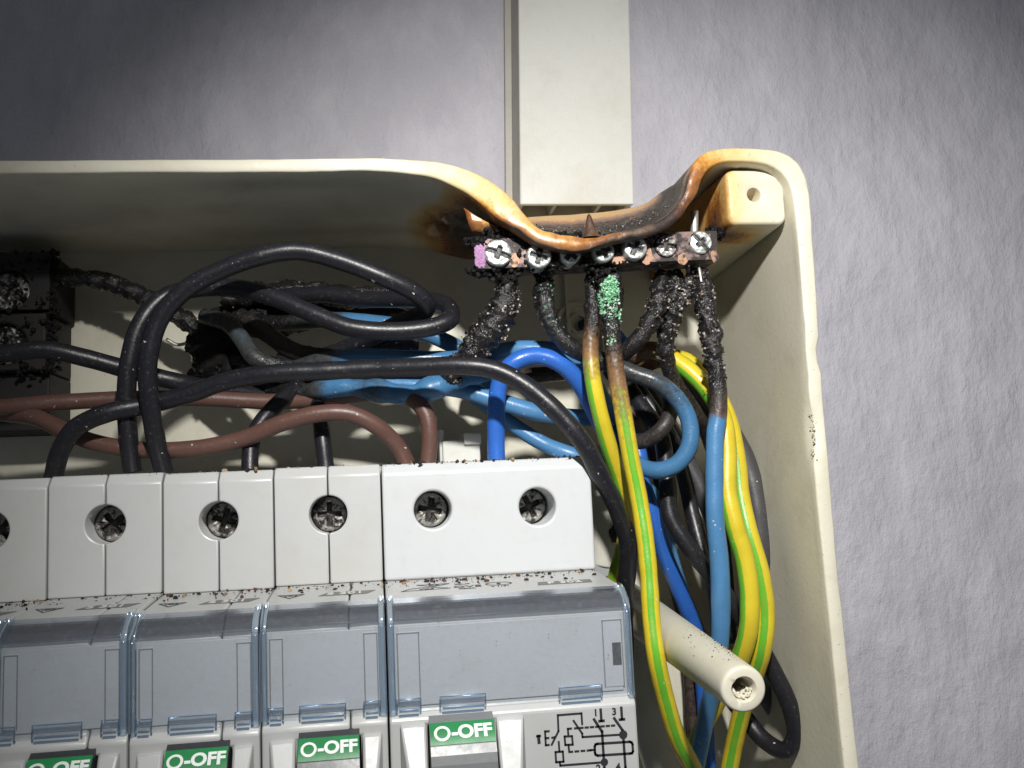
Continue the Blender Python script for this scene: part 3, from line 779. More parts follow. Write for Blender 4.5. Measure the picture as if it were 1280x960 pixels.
SPOTS = [(-17.0, 17.3, 'leftmost breaker, cut off by the picture edge, its terminal screw a dark sliver', 40),
         (0.3, 17.3, 'second breaker from the left, with a dark screw sitting to the right in its hole', 55),
         (17.6, 17.0, 'third breaker from the left, with two black loops entering the joint beside it', 15),
         (34.9, 17.3, 'breaker directly left of the wide white residual current breaker', 0)]
for i, (x, W_, lab, ang) in enumerate(SPOTS):
    if i == 0: o = b0
    else:
        o = b0.copy(); COL.objects.link(o)
        for ch in kids(b0):
            c = ch.copy(); COL.objects.link(c); c.parent = o
            for g_ in kids(ch):
                d_ = g_.copy(); COL.objects.link(d_); d_.parent = c
    o.location = (x*MM, [0, .0, 0, 0][i]*MM, (-60+[0, .15, -.1, .1][i])*MM); o.scale = (1, 1, 1); tag(o, lab)
    for ch in kids(o):
        if ch.name.startswith('screw'): ch.rotation_euler = (0, math.radians(ang), 0); ch.location.y += random.uniform(-.001, .002)

def build_rcd():
    X0, X1 = 52.35, 87.6; t = thing('residual_current_breaker', (X0, 0, -60), 'wide white double-pole breaker with a circuit diagram printed on its front', 'circuit breaker')
    h1, h2 = P(541, 637, 0), P(672, 633, 0)
    holes = [cyl((h[0], -5, h[2]), (h[0], 12, h[2]), 3.1, seg=48) for h in (h1, h2)]
    solid('terminal_housing', prism_x(TERM, X0, X1), 'rcd_white', t, holes, .45, 3)
    zt = ZF-18.4; pocket = box(X0+5.2, X0+14.6, -40, -6, zt-30, zt)
    solid('front_housing', prism_x(BODY, X0, X1), 'front_grey', t, [pocket], .35)
    pr = [(-21.2, zt+.6), (-21.9, zt+.3), (-26.0, zt-8), (-27, zt-25), (-21.2, zt-25)]
    for xa, xb, sgn in ((X0+1.4, X0+5.0, -1), (X0+14.8, X0+18.8, 1)):
        v, f = prism_x(pr, xa, xb); v = np.array(v)
        for q in v:
            if q[1] < -24: q[0] += (1.2 if (q[0] == xa and sgn < 0) else 0)-(1.2 if (q[0] == xb and sgn > 0) else 0)
        solid('toggle_cheek', (v, f), 'front_grey', t, bevel=.4)
    toggle(t, X0+5.4, X0+14.4, zt-.3, 8.4, True)
    screw(t, (h1[0]-.2, 5.0, h1[2]), 2.9, 4, 12, 'screw_dark', slot=.45, depth=1.0, wear=.15, dome=.3)
    screw(t, (h2[0]-.3, 7.0, h2[2]), 2.85, 4, 65, 'screw_dark', slot=.45, depth=1.0, wear=.15, dome=.3)
    solid('label_holder', box(X0+1.5, X1-1.5, -20.45, -20.15, ZF-15.8, ZF-4.9), 'holder', t, bevel=.1)
    for xa, xb in ((X0+1.3, X0+4.5), (X1-4.3, X1-1.3)):
        solid('holder_end', box(xa, xb, -20.56, -20.452, ZF-15.2, ZF-5.6), 'holder', t, bevel=.08); outline(t, xa+.1, xb-.1, ZF-15.1, ZF-5.8, -20.562)
    solid('indicator_slot', box(X1-2.9, X1-1.6, -20.59, -20.562, ZF-12.2, ZF-9.0), 'gap', t, bevel=0)
    cover(t, X0, X1, ((X0+1.2, X0+4.3), (X0+7.2, X0+13.4), (X0+24.2, X0+30.2)))
    ink_on_ledge(t, flat_poly([(-4.4, -1.3), (4.2, -1.3), (4.4, 1.3), (-4.0, 1.3)]), X1-7.6, .66, 'grey_ink', 'printed_band')
    g = text_geo('P 302', 2.4, .03, .03); ink_on_ledge(t, (g[0]+[0, -.05, .04], g[1]), X1-7.6, .66, 'tag_ink', 'lettering')
    arc = [(-4.2, -1.4)]+[(-3+q, .2+.9*math.sin(math.pi*q/5)) for q in np.linspace(0, 5, 8)]+[(3.3, -.6), (-4.2, -1.4)]
    def tx(s, size, x, y): g = text_geo(s, size, .02); return g[0]+[x, y, 0], g[1]
    def oval(x, y, a, b): return strip([(x+a*math.cos(q), y+b*math.sin(q)) for q in np.linspace(0, 6.2832, 25)], .18)
    em = merge([strip(arc, .18), tx('VDE', 1.2, -.3, -.3), strip([(-1.6, 3.6), (3.4, 3.6), (.8, 1.5), (-1.6, 3.6)], .2), tx('KB', 1.5, 1.0, 2.8), tx('OVE', 2.3, 6.0, .0), tx('KEMA', 1.0, 5.8, -1.7), tx('KEUR', 1.0, 5.4, 2.4), oval(11, .9, 2.0, 1.3), tx('S', 1.6, 11, .9), tx('V 1101', 1.0, 11, -1.4)])
    ink_on_ledge(t, em, X0+6.6, .58, 'black_ink', 'printed_emblem')
    # printed circuit diagram, measured from the photograph on the front plane
    yp = -21.35
    def q(u, v): p = P(660+u*150/1280, 870+v*90/768, yp); return p[0], p[2]
    def S_(pts, w_=.29): return strip([q(*p) for p in pts], w_)
    def dash(a, b, n, w_=.29, fr=.5):
        out = []
        for k in range(n):
            p0 = (a[0]+(b[0]-a[0])*k/n, a[1]+(b[1]-a[1])*k/n); p1 = (p0[0]+(b[0]-a[0])/n*fr, p0[1]+(b[1]-a[1])/n*fr); out.append(S_([p0, p1], w_))
        return merge(out)
    def dot(c, r_):
        x, z = q(*c); return flat_poly([(x+r_*math.cos(k*.5236), z+r_*math.sin(k*.5236)) for k in range(12)], .045)
    def T_(s, c, size, sx=1.): g = text_geo(s, size, .05); x, z = q(*c); return g[0]*[sx, 1, 1]+[x, z, 0], g[1]
    rr = [(740, 510), (1085, 488), (1105, 495), (1115, 515), (1120, 590), (1110, 608), (1090, 613), (745, 635), (722, 625), (715, 605), (712, 540), (720, 518), (740, 510)]
    L = [S_([(578, 300), (570, 185), (318, 205), (325, 375), (253, 520)]), S_([(487, 265), (578, 400), (582, 438), (1015, 410)]), S_([(705, 250), (790, 380), (815, 770), (822, 900)], .38), S_([(920, 238), (1012, 370), (1040, 760), (1046, 900)], .38),
         S_([(775, 145), (783, 262)], .38), S_([(762, 268), (808, 264)], .36), S_([(995, 125), (1003, 248)], .38), S_([(978, 252), (1026, 248)], .36),
         dash((500, 345), (950, 312), 8), dash((425, 350), (460, 347), 1, fr=1.), dash((425, 352), (432, 430), 2), S_([(390, 432), (470, 428), (478, 518), (398, 522), (390, 432)]),
         dash((432, 525), (440, 600), 2), dash((440, 597), (700, 576), 4), S_([(665, 577), (712, 574)]), S_(rr, .34), S_([(328, 490), (335, 590)]), S_([(293, 598), (372, 592), (380, 700), (300, 706), (293, 598)]),
         S_([(338, 705), (345, 742), (815, 706)]), S_([(222, 375), (182, 378), (190, 525), (222, 522)]), S_([(190, 450), (218, 448)]), S_([(258, 445), (280, 440)]), S_([(95, 430), (130, 426)]), S_([(112, 428), (118, 495)], .45), dot((1016, 412), .62), dot((815, 705), .55),
         T_('1', (722, 182), 1.35), T_('3', (920, 170), 1.35), T_('2', (752, 775), 1.35), T_('4', (962, 760), 1.35)]
    v, f = merge(L); v = np.array(v); v = np.stack([v[:, 0], yp-v[:, 2]+.03, v[:, 1]], 1)
    part('printed_diagram', v, f, 'black_ink', t, smooth=False)
    # scratches on the label
build_rcd()

# ------------------------------------------------------------------ neutral / earth bar with its screws
BARY = 2.8
def build_bar():
    L0, R0 = P(586, 318, BARY), P(897, 306, BARY); sl = (R0[2]-L0[2])/(R0[0]-L0[0]); h = 2.65
    t = thing('terminal_bar', (L0[0], BARY, L0[2]-h), 'burnt brass terminal bar with seven screws under the melted edge', 'terminal bar')
    def g(xa, xb, ya, yb, za, zb):
        v, f = box(xa, xb, ya, yb, za, zb); v = np.array(v); v[:, 2] += L0[2]+(v[:, 0]-L0[0])*sl; return v, f
    us = [(622, 318), (672, 320), (711, 317), (752, 314), (791, 311), (832, 308), (875, 304)]
    cs = [P(u, v, BARY) for u, v in us]
    cut = [cyl((c[0], BARY-3, c[2]), (c[0], BARY+5, c[2]), 2.15, seg=40) for c in cs]
    o = solid('brass_bar', g(L0[0]+1.6, R0[0], BARY, BARY+7.0, -h, h), 'bar', t, cut, .25)
    mats = ['screw', 'screw', 'screw', 'screw', 'screw', 'screw_soot', 'screw']
    for i, c in enumerate(cs):
        R = [2.35, 2.2, 1.9, 2.0, 2.15, 2.0, 2.1][i]
        screw(t, (c[0], BARY+[-1.3, -1.6, -1.5, -1.5, -1.8, -.5, -.6][i], c[2]-[0, .3, .3, .3, .2, 0, 0][i]), R, 4, [200, 15, 40, 70, 25, 3, 50][i], mats[i], slot=.42, depth=.85, kind='combi' if i in (0, 5, 6) else 'cross', wear=.16, dome=.3, seed=i*7)
    # heat-bared copper coloured patches
    for (u, v, w_, h_) in [(643, 325, .9, 1.3), (770, 325, 1.4, .8), (807, 318, 1.2, 1.9), (853, 324, .9, 1.1), (893, 320, .7, 1.3)]:
        c = P(u, v, BARY-.1); pts = [(c[0]+w_*math.cos(a)*(1+.5*noise.noise(Vector((a*1.3, u, 0)))), c[2]+h_*math.sin(a)*(1+.5*noise.noise(Vector((a*1.3, u, 5))))) for a in np.linspace(0, 6.283, 13)[:-1]]
        vv, ff = flat_poly(pts, .15); vv = np.array(vv); part('bared_patch', np.stack([vv[:, 0], BARY-.02-vv[:, 2], vv[:, 1]], 1), ff, 'copper', t, smooth=False)
    # purple residue at the left end
    C = []
    for _ in range(420):
        a = rng.uniform(0, 6.283); q = math.sqrt(rng.random()); zz = 2.2*q*math.sin(a); wd = 1.0+.12*zz*zz-.25
        C.append(P(600, 320, BARY)+[q*math.cos(a)*wd*1.05, -.05-.35*(1-q*q), zz])
    crumbs('purple_residue', C, rng.uniform(.14, .32, 420), 'purple', t, .4)
    # charred insulation clinging to the bar
    C, R_ = [], []
    def cloud(u0, v0, u1, v1, y0, y1, n, r0, r1):
        for _ in range(n):
            C.append(P(rng.uniform(u0, u1), rng.uniform(v0, v1), rng.uniform(y0, y1))); R_.append(rng.uniform(r0, r1))
    cloud(582, 298, 608, 307, 2.4, 8, 80, .3, .9); cloud(586, 335, 650, 344, 2.6, 8, 90, .3, .9); cloud(648, 298, 662, 330, 2.2, 7, 70, .3, .7)
    cloud(604, 284, 652, 300, 2.5, 9, 120, .3, 1.0); cloud(655, 296, 690, 306, 1.8, 4, 60, .3, .8); cloud(640, 292, 790, 300, 2.2, 6, 120, .4, .9)
    cloud(688, 318, 698, 332, 2.0, 4, 30, .2, .6); cloud(724, 322, 738, 332, 2.0, 4, 30, .2, .6); cloud(690, 316, 700, 322, 1.6, 3, 12, .2, .4); cloud(762, 300, 772, 309, 1.4, 3, 20, .2, .45)
    cloud(646, 332, 700, 338, 2.8, 5, 60, .2, .6); cloud(804, 294, 822, 298, 2.4, 6, 30, .2, .6); cloud(735, 333, 765, 342, 3.0, 6, 40, .25, .7); cloud(612, 340, 645, 352, 3.5, 7, 60, .4, 1.0)
    cloud(884, 284, 905, 298, 6, 12, 60, .3, .9); cloud(670, 312, 678, 318, .8, 1.4, 14, .2, .45); cloud(700, 326, 790, 331, 2.45, 2.9, 60, .12, .4)
    crumbs('charred_residue', C, R_, 'soot', t)
    C2 = [P(rng.uniform(590, 890), rng.uniform(300, 335), BARY-.3) for _ in range(70)]; crumbs('bright_flake', C2, rng.uniform(.05, .18, 70), 'char', t)
build_bar()
def stub(name, pts, r, label, mat='wire'):
    o, S = tube(name, pts, r, mat, wob=.01); tag(o, label, 'bare wire'); return o
stub('bare_wire', [(868, 264, 8), (868, 280, 8), (868, 292, 8)], .75, 'shiny bare wire end poking up out of the top of the bar at its right')
stub('bare_wire', [(824, 325, 9), (821, 342, 9), (820, 360, 9)], .28, 'thin bare strand under the bar at the far left of the right-hand group')
stub('bare_wire', [(860, 325, 8), (861, 345, 8), (858, 362, 8)], .3, 'thin bare strand between the two right-hand burnt wires')
stub('bare_wire', [(872, 325, 6), (875, 342, 5), (878, 360, 5)], .26, 'thin bright bare strand above the rightmost burnt blue wire')
stub('bare_wire', [(208, 424, 40), (222, 431, 40), (240, 427, 40)], .35, 'short yellowish strand lying on the back panel beside the charred clump at left')

# ------------------------------------------------------------------ cables
def cab(pts, r, mat, label, cat='cable', group=None, char=None, **kw):
    nm = {'c_black': 'black_cable', 'c_dkgrey': 'grey_cable', 'c_brown': 'brown_cable', 'c_blue': 'blue_cable', 'c_pale': 'blue_cable', 'c_teal': 'blue_cable', 'c_yg': 'earth_cable', 'c_white': 'white_cable'}[mat]
    o, S = tube(nm, pts, r, mat, **kw); tag(o, label, cat, group or (None if mat == 'c_white' else {'c_black': 'black cables', 'c_dkgrey': 'grey cables', 'c_brown': 'brown cables', 'c_yg': 'yellow-green earth cables'}.get(mat, 'blue cables') if cat != 'burnt wire' else 'burnt wires'))
    if char: crust(o, S, r, **char)
    return o, S
# big black loops at left
cab([(205, 590, 14), (196, 555, 12), (187, 500, 9), (185, 450, 7), (199, 400, 6), (232, 362, 5), (280, 336, 4), (330, 319, 3), (375, 314, 3), (425, 326, 3), (475, 345, 3), (512, 362, 4), (532, 378, 6), (528, 392, 10), (497, 405, 14), (450, 428, 19), (400, 446, 23), (350, 450, 26)],
    1.62, 'c_black', 'black cable making the tall front loop that turns back sharply near the middle')
cab([(166, 590, 15), (161, 550, 14), (158, 500, 13), (162, 450, 12), (176, 405, 12), (205, 372, 13), (250, 360, 14), (300, 361, 13), (345, 373, 11), (400, 396, 9), (440, 410, 8), (490, 414, 8), (535, 410, 8), (562, 400, 9), (562, 386, 12), (548, 378, 15), (515, 374, 19), (460, 374, 24), (400, 368, 28), (340, 372, 32)],
    1.62, 'c_black', 'black cable making the lower inner loop, ending in a tight bend beside the burnt bar')
cab([(-80, 440, 16), (0, 442, 15), (55, 437, 15), (105, 447, 16), (160, 462, 18), (220, 477, 20), (270, 486, 24), (330, 494, 28)], 1.62, 'c_black', 'black cable coming from the left edge and sloping down behind the two loops')
cab([(66, 600, 16), (75, 565, 14), (95, 535, 12), (135, 516, 11), (190, 505, 12), (235, 493, 11), (285, 476, 9), (340, 467, 7), (400, 464, 6), (460, 461, 5), (520, 459, 3), (575, 457, 1), (620, 463, 0), (660, 484, -1), (700, 519, -2), (730, 556, -2), (752, 598, 0), (771, 635, 3), (784, 675, 6), (784, 715, 9), (780, 755, 13), (782, 820, 20)],
    1.62, 'c_black', 'long black cable crossing in front of everything and dropping past the white double breaker', wob=.05)
cab([(-80, 512, 22), (0, 509, 21), (60, 504, 21), (150, 499, 22), (250, 498, 22), (340, 502, 22), (410, 498, 20), (470, 491, 17), (510, 496, 14), (531, 515, 13), (537, 545, 13), (534, 585, 14)], 1.5, 'c_brown', 'brown cable running flat from the left and bending steeply down into the white breaker')
cab([(-80, 500, 26), (0, 516, 24), (45, 522, 20), (85, 541, 17), (130, 556, 16), (190, 563, 15), (250, 560, 14), (305, 548, 13), (355, 528, 11), (400, 517, 10), (440, 518, 10), (475, 536, 11), (500, 562, 13), (512, 590, 14)], 1.5, 'c_brown', 'brown cable sagging low over the breakers and arching into the white breaker')
cab([(400, 455, 30), (372, 482, 23), (345, 507, 18), (325, 530, 16), (314, 555, 15), (312, 590, 14)], 1.5, 'c_black', 'short black cable dropping under the brown one into the third breaker')
cab([(385, 440, 32), (392, 475, 25), (398, 505, 20), (402, 540, 16), (408, 590, 15)], 1.5, 'c_black', 'short straight black cable dropping into the breaker beside the white one')
# blue ones, middle; burn at their left ends also paints in shade
cab([(621, 590, 14), (620, 545, 13), (621, 500, 12), (628, 470, 11), (646, 451, 10), (674, 445, 10), (704, 457, 10), (728, 485, 12), (748, 525, 16), (770, 560, 20), (798, 595, 22), (815, 640, 22), (830, 690, 25), (850, 740, 28), (872, 800, 32), (880, 870, 36), (885, 960, 38)],
    1.6, 'c_blue', 'bright blue cable arching out of the white breaker and down through the bundle', wob=.02)
cab([(470, 478, 26), (530, 470, 24), (590, 455, 22), (625, 440, 19), (660, 436, 17), (700, 441, 16), (732, 464, 18), (756, 505, 22), (775, 540, 28), (800, 600, 34), (830, 670, 36), (852, 740, 36), (875, 800, 38), (890, 880, 40)], 1.6, 'c_pale', 'faded blue cable arching just behind the bright blue one')
cab([(240, 470, 40, .9), (290, 488, 33, .6), (340, 490, 28, .6), (400, 480, 24, .5), (455, 478, 22, .2), (520, 482, 20), (575, 487, 19), (625, 502, 18), (680, 517, 18), (735, 522, 22), (780, 515, 28), (815, 525, 33)], 1.62, 'c_pale', 'faded blue cable lying across the middle just under the long black one')  # burn on the left part darkens it as painted shade
cab([(560, 470, 28), (600, 500, 26), (640, 530, 24), (680, 555, 22), (720, 570, 20), (765, 583, 22), (800, 600, 28), (830, 640, 32)], 1.5, 'c_pale', 'faded blue cable passing low behind the right end of the white breaker')
cab([(320, 478, 30, .6, .8), (350, 486, 25, .8, .7), (385, 488, 20, .65, .8), (425, 484, 17, .12), (470, 488, 15, .3), (505, 493, 14), (545, 484, 14), (585, 470, 15), (612, 462, 18)], 1.95, 'c_teal', 'thick softened blue cable bulging below the long black cable', wob=.32)  # deeper blue and burn stand in for shade cast by the black cable
cab([(280, 440, 34, .9), (315, 456, 27, .85, .8), (350, 462, 22, .7, .8), (400, 452, 18, .6), (450, 446, 16), (510, 448, 15), (560, 449, 15), (600, 447, 17)], 1.55, 'c_teal', 'softened blue cable showing above the long black cable', wob=.1)  # left part darkened by burn, blue deepened, as painted shade
cab([(300, 400, 40, .9), (350, 404, 33, .8), (410, 400, 28, .45), (460, 403, 26), (510, 410, 24), (555, 426, 22), (585, 446, 22), (605, 480, 24), (622, 520, 26)], 1.6, 'c_teal', 'blue cable behind the two black loops, heading for the thick burnt wire')
# burnt wires under the bar
cab([(628, 338, 7, 1, .8), (633, 360, 6, 1, 1.0), (630, 385, 6, 1, 1.2), (615, 410, 6, 1, 1.35), (596, 432, 7, 1, 1.25), (580, 452, 10, 1, 1.1), (565, 470, 14, 1, 1)], 1.9, 'c_black', 'thick charred wire hanging from the leftmost screw of the bar', 'burnt wire', char=dict(dens=110, size=(.1, .46)))
o, S = cab([(680, 335, 8, 1, .95), (679, 360, 8, 1), (682, 385, 7, 1), (693, 412, 7, .86), (716, 436, 8, .75), (748, 449, 11, .72), (790, 466, 10, .6), (822, 478, 9, .45), (846, 498, 9, .3), (861, 525, 9, .12), (862, 556, 9, 0), (846, 580, 10, 0), (820, 588, 12, 0), (796, 580, 15, 0), (778, 562, 19, .1), (770, 540, 24, .2)],
    1.6, 'c_teal', 'burnt wire fading from black to blue as it loops in front of the bundle', 'burnt wire', char=dict(dens=30, size=(.08, .28)))
crust(o, S, 1.65, dens=22, size=(.1, .3), name='green_crust', mat='verdigris', side=np.array([.7, -.6, 0]), lo=.8)
cab([(743, 338, 8, 1, .9), (741, 370, 7, .95, .9), (741, 400, 6, .84), (738, 430, 6, .62), (739, 458, 5, .34), (744, 490, 5, .13), (752, 525, 6, .03), (762, 560, 8, 0), (775, 600, 11, 0), (785, 640, 14, 0), (780, 680, 17, 0), (770, 720, 20, 0), (760, 770, 24, 0)], 1.5, 'c_yg', 'yellow-green cable with a brown scorched top, left of the pair below the green crust', 'earth cable', phase=.34, char=dict(dens=20, size=(.08, .25), lo=.9))
o, S = cab([(764, 338, 6, 1, .95), (766, 370, 5, 1, 1.05), (764, 400, 4, .95, 1.05), (766, 430, 4, .8), (770, 465, 4, .58), (776, 500, 4, .36), (783, 540, 4, .2), (790, 580, 4, .1), (798, 620, 4, .03), (806, 670, 3, 0), (811, 720, 2, 0), (814, 770, 1, 0), (820, 820, 0, 0), (831, 870, 2, 0), (846, 920, 5, 0), (866, 960, 9, 0), (890, 1010, 15, 0)], 1.55, 'c_yg', 'yellow-green cable running in front of the screw post, its top covered in green crust', 'earth cable', phase=.47, wob=.04)
C = []
while len(C) < 1900:
    v = rng.uniform(344, 432); uL = np.interp(v, [344, 358, 378, 392, 400, 432], [762, 750, 746, 751, 758, 760]); uR = np.interp(v, [344, 352, 400, 420, 432], [767, 772, 776, 773, 768]); u = rng.uniform(uL, uR)
    if noise.noise(Vector((u*.16, v*.13, 3))) < -.30+(.25 if v > 405 else 0)+.3*(rng.random()-.5): continue
    y = 4.6-1.6*math.sqrt(max(0, 1-((u-765)/13.)**2))+rng.normal(0, .25)+(1.2 if u < 751 else 0); C.append(P(u+rng.normal(0, 1), v, y))
crumbs('green_crust', C, .07+.24*rng.random(len(C))**2, 'verdigris', o)
crust(o, S, 1.5, dens=30, size=(.08, .25), lo=.74, i0=.1)
C = [P(rng.normal(752, 7), rng.uniform(336, 352), rng.uniform(3.5, 7)) for _ in range(110)]; crumbs('charred_residue', C, rng.uniform(.2, .7, 110), 'soot', o)
cab([(826, 340, 9, 1, .8), (825, 362, 8, 1, .95), (820, 388, 7, 1, 1.1), (806, 414, 8, .86), (788, 434, 10, .8), (768, 450, 14, .8), (740, 455, 20, .8), (700, 466, 26, .75), (640, 470, 32, .7), (580, 468, 36, .7)], 1.6, 'c_black', 'charred wire under the fifth screw that curls to the left behind the yellow-green pair', 'burnt wire', char=dict(dens=85, size=(.1, .42)))
cab([(842, 340, 9, 1, .8), (845, 365, 8, 1, 1.15), (841, 395, 9, 1, 1.1), (832, 425, 11, 1, 1.), (834, 452, 13, .86), (846, 482, 15, .75), (868, 515, 18, .72), (885, 545, 24, .72), (900, 600, 30, .7), (905, 660, 34, .7)], 1.5, 'c_black', 'charred wire in the middle of the right-hand group, swinging right behind the blue one', 'burnt wire', char=dict(dens=100, size=(.1, .45)))
cab([(866, 338, 9, 1, .7), (862, 358, 8, 1, 1.0), (850, 378, 8, 1, 1.0), (838, 395, 10, 1, .8)], 1.4, 'c_black', 'charred lump bridging the two rightmost burnt wires', 'burnt wire', char=dict(dens=110, size=(.1, .42)))
cab([(876, 338, 7, 1, .75), (879, 365, 6, 1, 1.1), (884, 395, 6, 1, 1.1), (888, 420, 6, 1, 1.05), (892, 450, 6, 1, 1.0), (896, 475, 6, .93, 1.), (898, 492, 6, .72), (898, 512, 6, .66), (896, 530, 6, .10), (894, 545, 6, 0), (893, 600, 6, 0), (894, 650, 6, 0), (899, 700, 7, 0, 1.05), (901, 750, 8, 0, 1.1), (900, 800, 10, 0), (893, 850, 14, 0), (882, 900, 20, 0), (870, 960, 26, 0)], 1.62, 'c_pale', 'rightmost wire of the bar, charred at the top and clean pale blue below', 'burnt wire', char=dict(dens=80, size=(.1, .42), lo=.9))
# yellow-green pair at right
cab([(765, 470, 28, .9), (785, 450, 23, .8), (812, 438, 18, .5), (835, 446, 17, .2), (862, 464, 15, .06), (888, 492, 13), (904, 525, 11), (909, 565, 10), (909, 610, 9), (918, 655, 8), (931, 700, 8), (937, 745, 8), (935, 790, 9), (922, 830, 13), (900, 870, 19), (878, 910, 24), (862, 960, 28), (850, 1010, 30)], 1.75, 'c_yg', 'yellow-green cable touching the pale blue one, bending left below the screw post', 'earth cable', phase=.5, wob=.03)
cab([(790, 470, 32, .8), (815, 452, 27, .6), (842, 447, 22, .3), (868, 458, 19, .05), (893, 488, 17), (912, 530, 15), (922, 580, 14), (926, 620, 13), (936, 665, 11), (950, 715, 10), (957, 765, 10), (953, 810, 11), (941, 850, 16), (926, 895, 22), (912, 960, 28), (905, 1010, 30)], 1.7, 'c_yg', 'outermost yellow-green cable on the right, passing straight down under the post', 'earth cable', phase=.63, wob=.03)
# dark ones behind on the right
cab([(845, 470, 26), (880, 500, 26), (915, 545, 26), (936, 590, 25), (947, 640, 24), (950, 690, 24), (944, 740, 25), (938, 800, 27), (950, 850, 30), (978, 900, 32), (995, 940, 33), (985, 985, 34)], 2.2, 'c_dkgrey', 'thick dark grey cable bulging out behind the yellow-green pair')
cab([(765, 450, 34), (780, 475, 30), (800, 505, 26), (826, 545, 22), (834, 600, 19), (838, 645, 18), (862, 685, 17), (890, 720, 17), (915, 755, 17), (945, 800, 17), (970, 845, 17), (988, 885, 17), (994, 920, 18), (980, 938, 20), (955, 925, 24), (934, 900, 27), (912, 870, 30), (895, 840, 34)], 1.65, 'c_black', 'black cable that crosses the bundle and hairpins back at the bottom right')
cab([(770, 440, 38), (785, 465, 34), (808, 500, 30), (840, 550, 28), (856, 600, 27), (866, 645, 25), (878, 690, 23), (892, 730, 22), (898, 780, 24), (900, 860, 30)], 1.5, 'c_black', 'black cable in the middle of the bundle ending behind the pale blue one')
cab([(790, 430, 38), (810, 480, 36), (830, 520, 34), (855, 570, 33), (880, 620, 32), (898, 670, 31), (905, 720, 32), (910, 800, 36)], 1.9, 'c_dkgrey', 'dark grey cable deep in the bundle against the back panel')
cab([(775, 450, 34, .6), (780, 485, 31, .6), (790, 520, 28, .5), (815, 555, 32, .4), (828, 620, 36, .3), (838, 700, 38, .3), (860, 800, 40, .3), (866, 900, 42, .3), (872, 1010, 43, .3)], 1.6, 'c_black', 'black cable lying deepest at the left of the bundle')
cab([(784, 552, 18, .62), (808, 550, 15, .6), (830, 533, 13, .62), (838, 508, 15, .66), (830, 480, 20, .7)], 1.5, 'c_dkgrey', 'short brown-grey cable curling inside the smoky blue loop')
cab([(770, 420, 36), (785, 445, 34), (790, 490, 32), (795, 540, 32), (802, 590, 30)], 1.7, 'c_blue', 'dark blue cable mostly hidden behind the burnt wires')
cab([(800, 780, 46), (803, 860, 43), (822, 930, 40), (848, 1010, 38)], 4.2, 'c_white', 'thick white sheathed cable low down right of the white breaker')
ws, _ = cab([(752, 560, 40), (756, 610, 39), (760, 660, 39), (752, 705, 40)], 3.4, 'c_white', 'white sheathed cable standing behind the right side of the white breaker')
tube('burn_mark', [(778, 655, 36, 1), (767, 664, 35.2, 1), (770, 676, 35.5, .8)], .9, 'c_dkgrey', parent=ws)

# ------------------------------------------------------------------ charred things at the left
def left_block():
    a, b = P(-70, 316, 33), P(66, 462, 33)
    t = thing('terminal_block', ((a[0]+b[0])/2, 33, b[2]), 'black charred terminal block with two round screws at the left edge', 'terminal block')
    c1, c2 = P(10, 362, 33), P(5, 430, 33)
    cuts = [cyl((c[0], 28, c[2]), (c[0], 40, c[2]), 4., seg=32) for c in (c1, c2)]
    for i, (z0, z1) in enumerate(((P(0, 388, 33)[2]+.1, a[2]), (b[2], P(0, 391, 33)[2]-.1))):
        solid('clamp_housing', box(a[0], b[0]-.8-.5*i, 33, 49, z0, z1), 'charblock', t, [cuts[i]], .5)
    screw(t, (c1[0], 34.5, c1[2]), 3.8, 4, 40, 'screw_dark', kind='slot', slot=.4, depth=.8, wear=.2)
    screw(t, (c2[0], 34.5, c2[2]), 3.8, 4, 20, 'screw_dark', kind='slot', slot=.4, depth=.8, wear=.2)
    C = [P(rng.uniform(-20, 68), rng.uniform(312, 470), rng.uniform(32, 34.5)) for _ in range(260)]+[P(rng.normal(64, 5), rng.uniform(315, 465), rng.uniform(33, 38)) for _ in range(260)]
    crumbs('charred_residue', C, rng.uniform(.15, .8, len(C)), 'soot', t)
    solid('block_foot', box(a[0], P(62, 470, 36)[0], 36, 49.5, P(0, 540, 36)[2], b[2]-.2), 'charblock', t, bevel=.4)
M['charblock'] = metal_mat('charred_block', (.05, .045, .04), .5, .5)
left_block()
cab([(40, 348, 36, .9), (80, 347, 36, .92), (120, 350, 35, .95), (160, 362, 34, .95), (195, 380, 33, .9), (230, 400, 33, .95), (262, 425, 33, 1)], 1.75, 'c_black', 'charred peeling cable between the black terminal block and the loops', 'burnt wire', char=dict(dens=16, size=(.1, .3)))
cab([(255, 395, 28, .7), (285, 405, 25, .62), (303, 425, 22, .45), (318, 446, 20, .6), (345, 457, 20, .75), (380, 462, 22, .7)], 1.6, 'c_teal', 'smoky grey-blue wire bending out of the charred clump at left', 'burnt wire')
cab([(300, 395, 30, .8), (335, 418, 26, .5), (365, 438, 24, .5), (400, 446, 22, .8), (440, 440, 21, .85), (480, 430, 22, .8), (520, 432, 24, .6)], 1.7, 'c_dkgrey', 'grey burnt wire emerging right of the charred clump', 'burnt wire')
cab([(280, 372, 36, .9), (330, 366, 35, .95), (390, 366, 34, .95), (440, 372, 34, .9), (500, 372, 33, .8), (540, 390, 32, .7)], 2.2, 'c_black', 'sooty black cable along the back panel behind the loops', 'burnt wire', char=dict(dens=10, size=(.15, .5)))
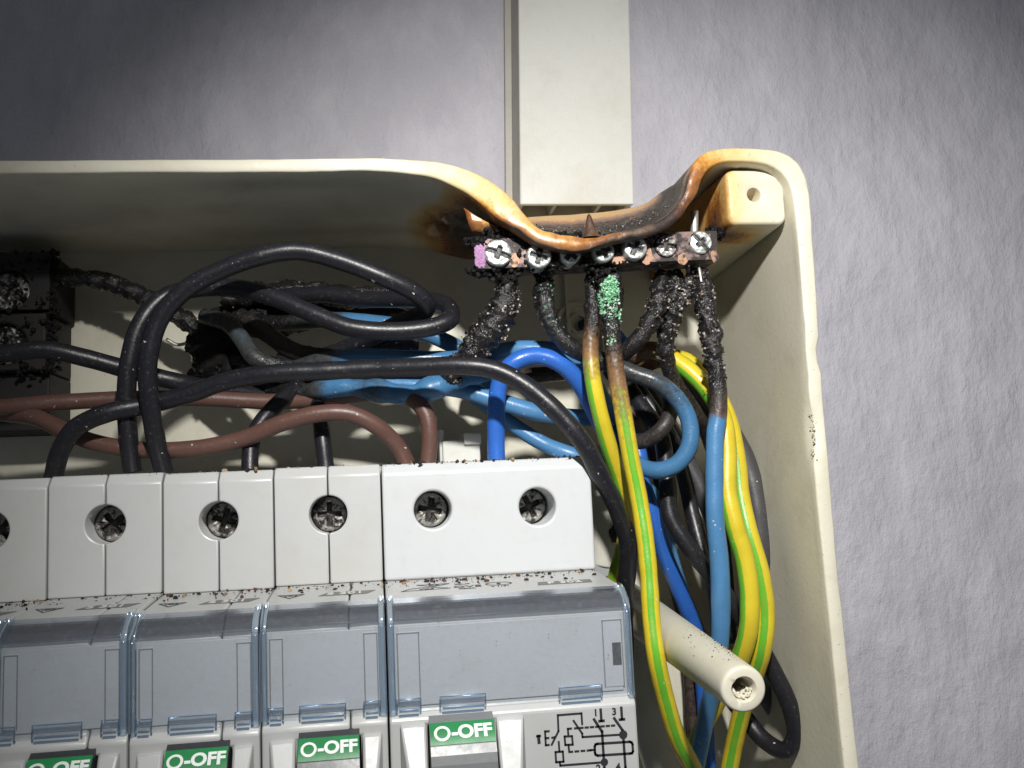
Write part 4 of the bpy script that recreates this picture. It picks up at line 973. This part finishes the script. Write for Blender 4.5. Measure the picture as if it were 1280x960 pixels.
def clump(cx, cy, y, ru, rv, n, label, mat='soot'):
    c = P(cx, cy, y); V = []
    bm = bmesh.new(); bmesh.ops.create_icosphere(bm, subdivisions=4, radius=1); s = PX(c)
    sx = np.linalg.norm(P(cx+ru, cy, y)-c); sz = np.linalg.norm(P(cx, cy+rv, y)-c)
    V = [np.array(v.co) for v in bm.verts]; Fc = [tuple(v.index for v in f.verts) for f in bm.faces]; bm.free()
    W = [c+np.array([v[0]*sx, v[1]*min(sx, sz)*.8, v[2]*sz])*(1+.38*noise.noise(Vector(v*1.6+cx))+.2*noise.noise(Vector(v*4))) for v in V]
    o = part('charred_clump', W, Fc, mat); tag(o, label, 'char')
    C = [W[rng.integers(len(W))] for _ in range(n)]; crumbs('char_crumb', C, rng.uniform(.15, .7, n), mat, o)
clump(272, 432, 34, 38, 40, 260, 'matt black clump of burnt insulation behind the loops at left')
clump(420, 384, 43, 105, 17, 260, 'flat soot-black crust on the back panel behind the right half of the loops')
clump(330, 395, 40, 62, 26, 200, 'long soot-black lump high on the back panel behind the loops')
# white plastic clip behind the breaker
t = thing('plastic_clip', P(575, 572, 22), 'small white plastic clip standing behind the top of the white double breaker', 'clip')
a, b = P(552, 552, 24), P(600, 585, 24)
solid('clip_base', box(a[0], b[0], 22, 30, b[2], a[2]), 'trunk', t, bevel=.3)
a, b = P(578, 543, 24), P(600, 556, 24); solid('clip_head', box(a[0], b[0], 21, 29, b[2], a[2]), 'trunk', t, bevel=.3)
a, b = P(548, 538, 24), P(556, 585, 24); solid('clip_arm', box(a[0], b[0], 23, 28, b[2], a[2]), 'trunk', t, bevel=.3)

# ------------------------------------------------------------------ soot and plastic debris lying about
def debris(name, label, n, fn, s0, s1, mat='debris'):
    C = [fn() for _ in range(n)]; R_ = s0+(s1-s0)*rng.random(n)**4
    o = crumbs(name, C, R_, mat, None, .85); tag(o, label, 'debris'); return o
debris('soot_debris', 'dark flakes and crumbs scattered on the sloping ledges of the breakers', 900, lambda: ledge_pt(rng.uniform(-5, 87), min(.9, abs(rng.normal(.05, .17))))+[0, 0, .05], .05, .6)
debris('top_debris', 'black crumbs lying along the top edges of the breakers', 620, lambda: np.array([rng.uniform(53, 87) if rng.random() < .7 else rng.uniform(0, 53), rng.uniform(.2, 7), 1.05]), .08, .6)
debris('cover_debris', 'fine specks on the clear covers', 110, lambda: np.array([rng.uniform(54, 86) if rng.random() < .8 else rng.uniform(0, 52), -21.18, ZF-rng.uniform(4, 15)]), .03, .12)
debris('wall_debris', 'tiny dark specks stuck to the inner right side of the box', 40, lambda: P(rng.uniform(930, 1000), rng.uniform(380, 930), 30), .05, .2)
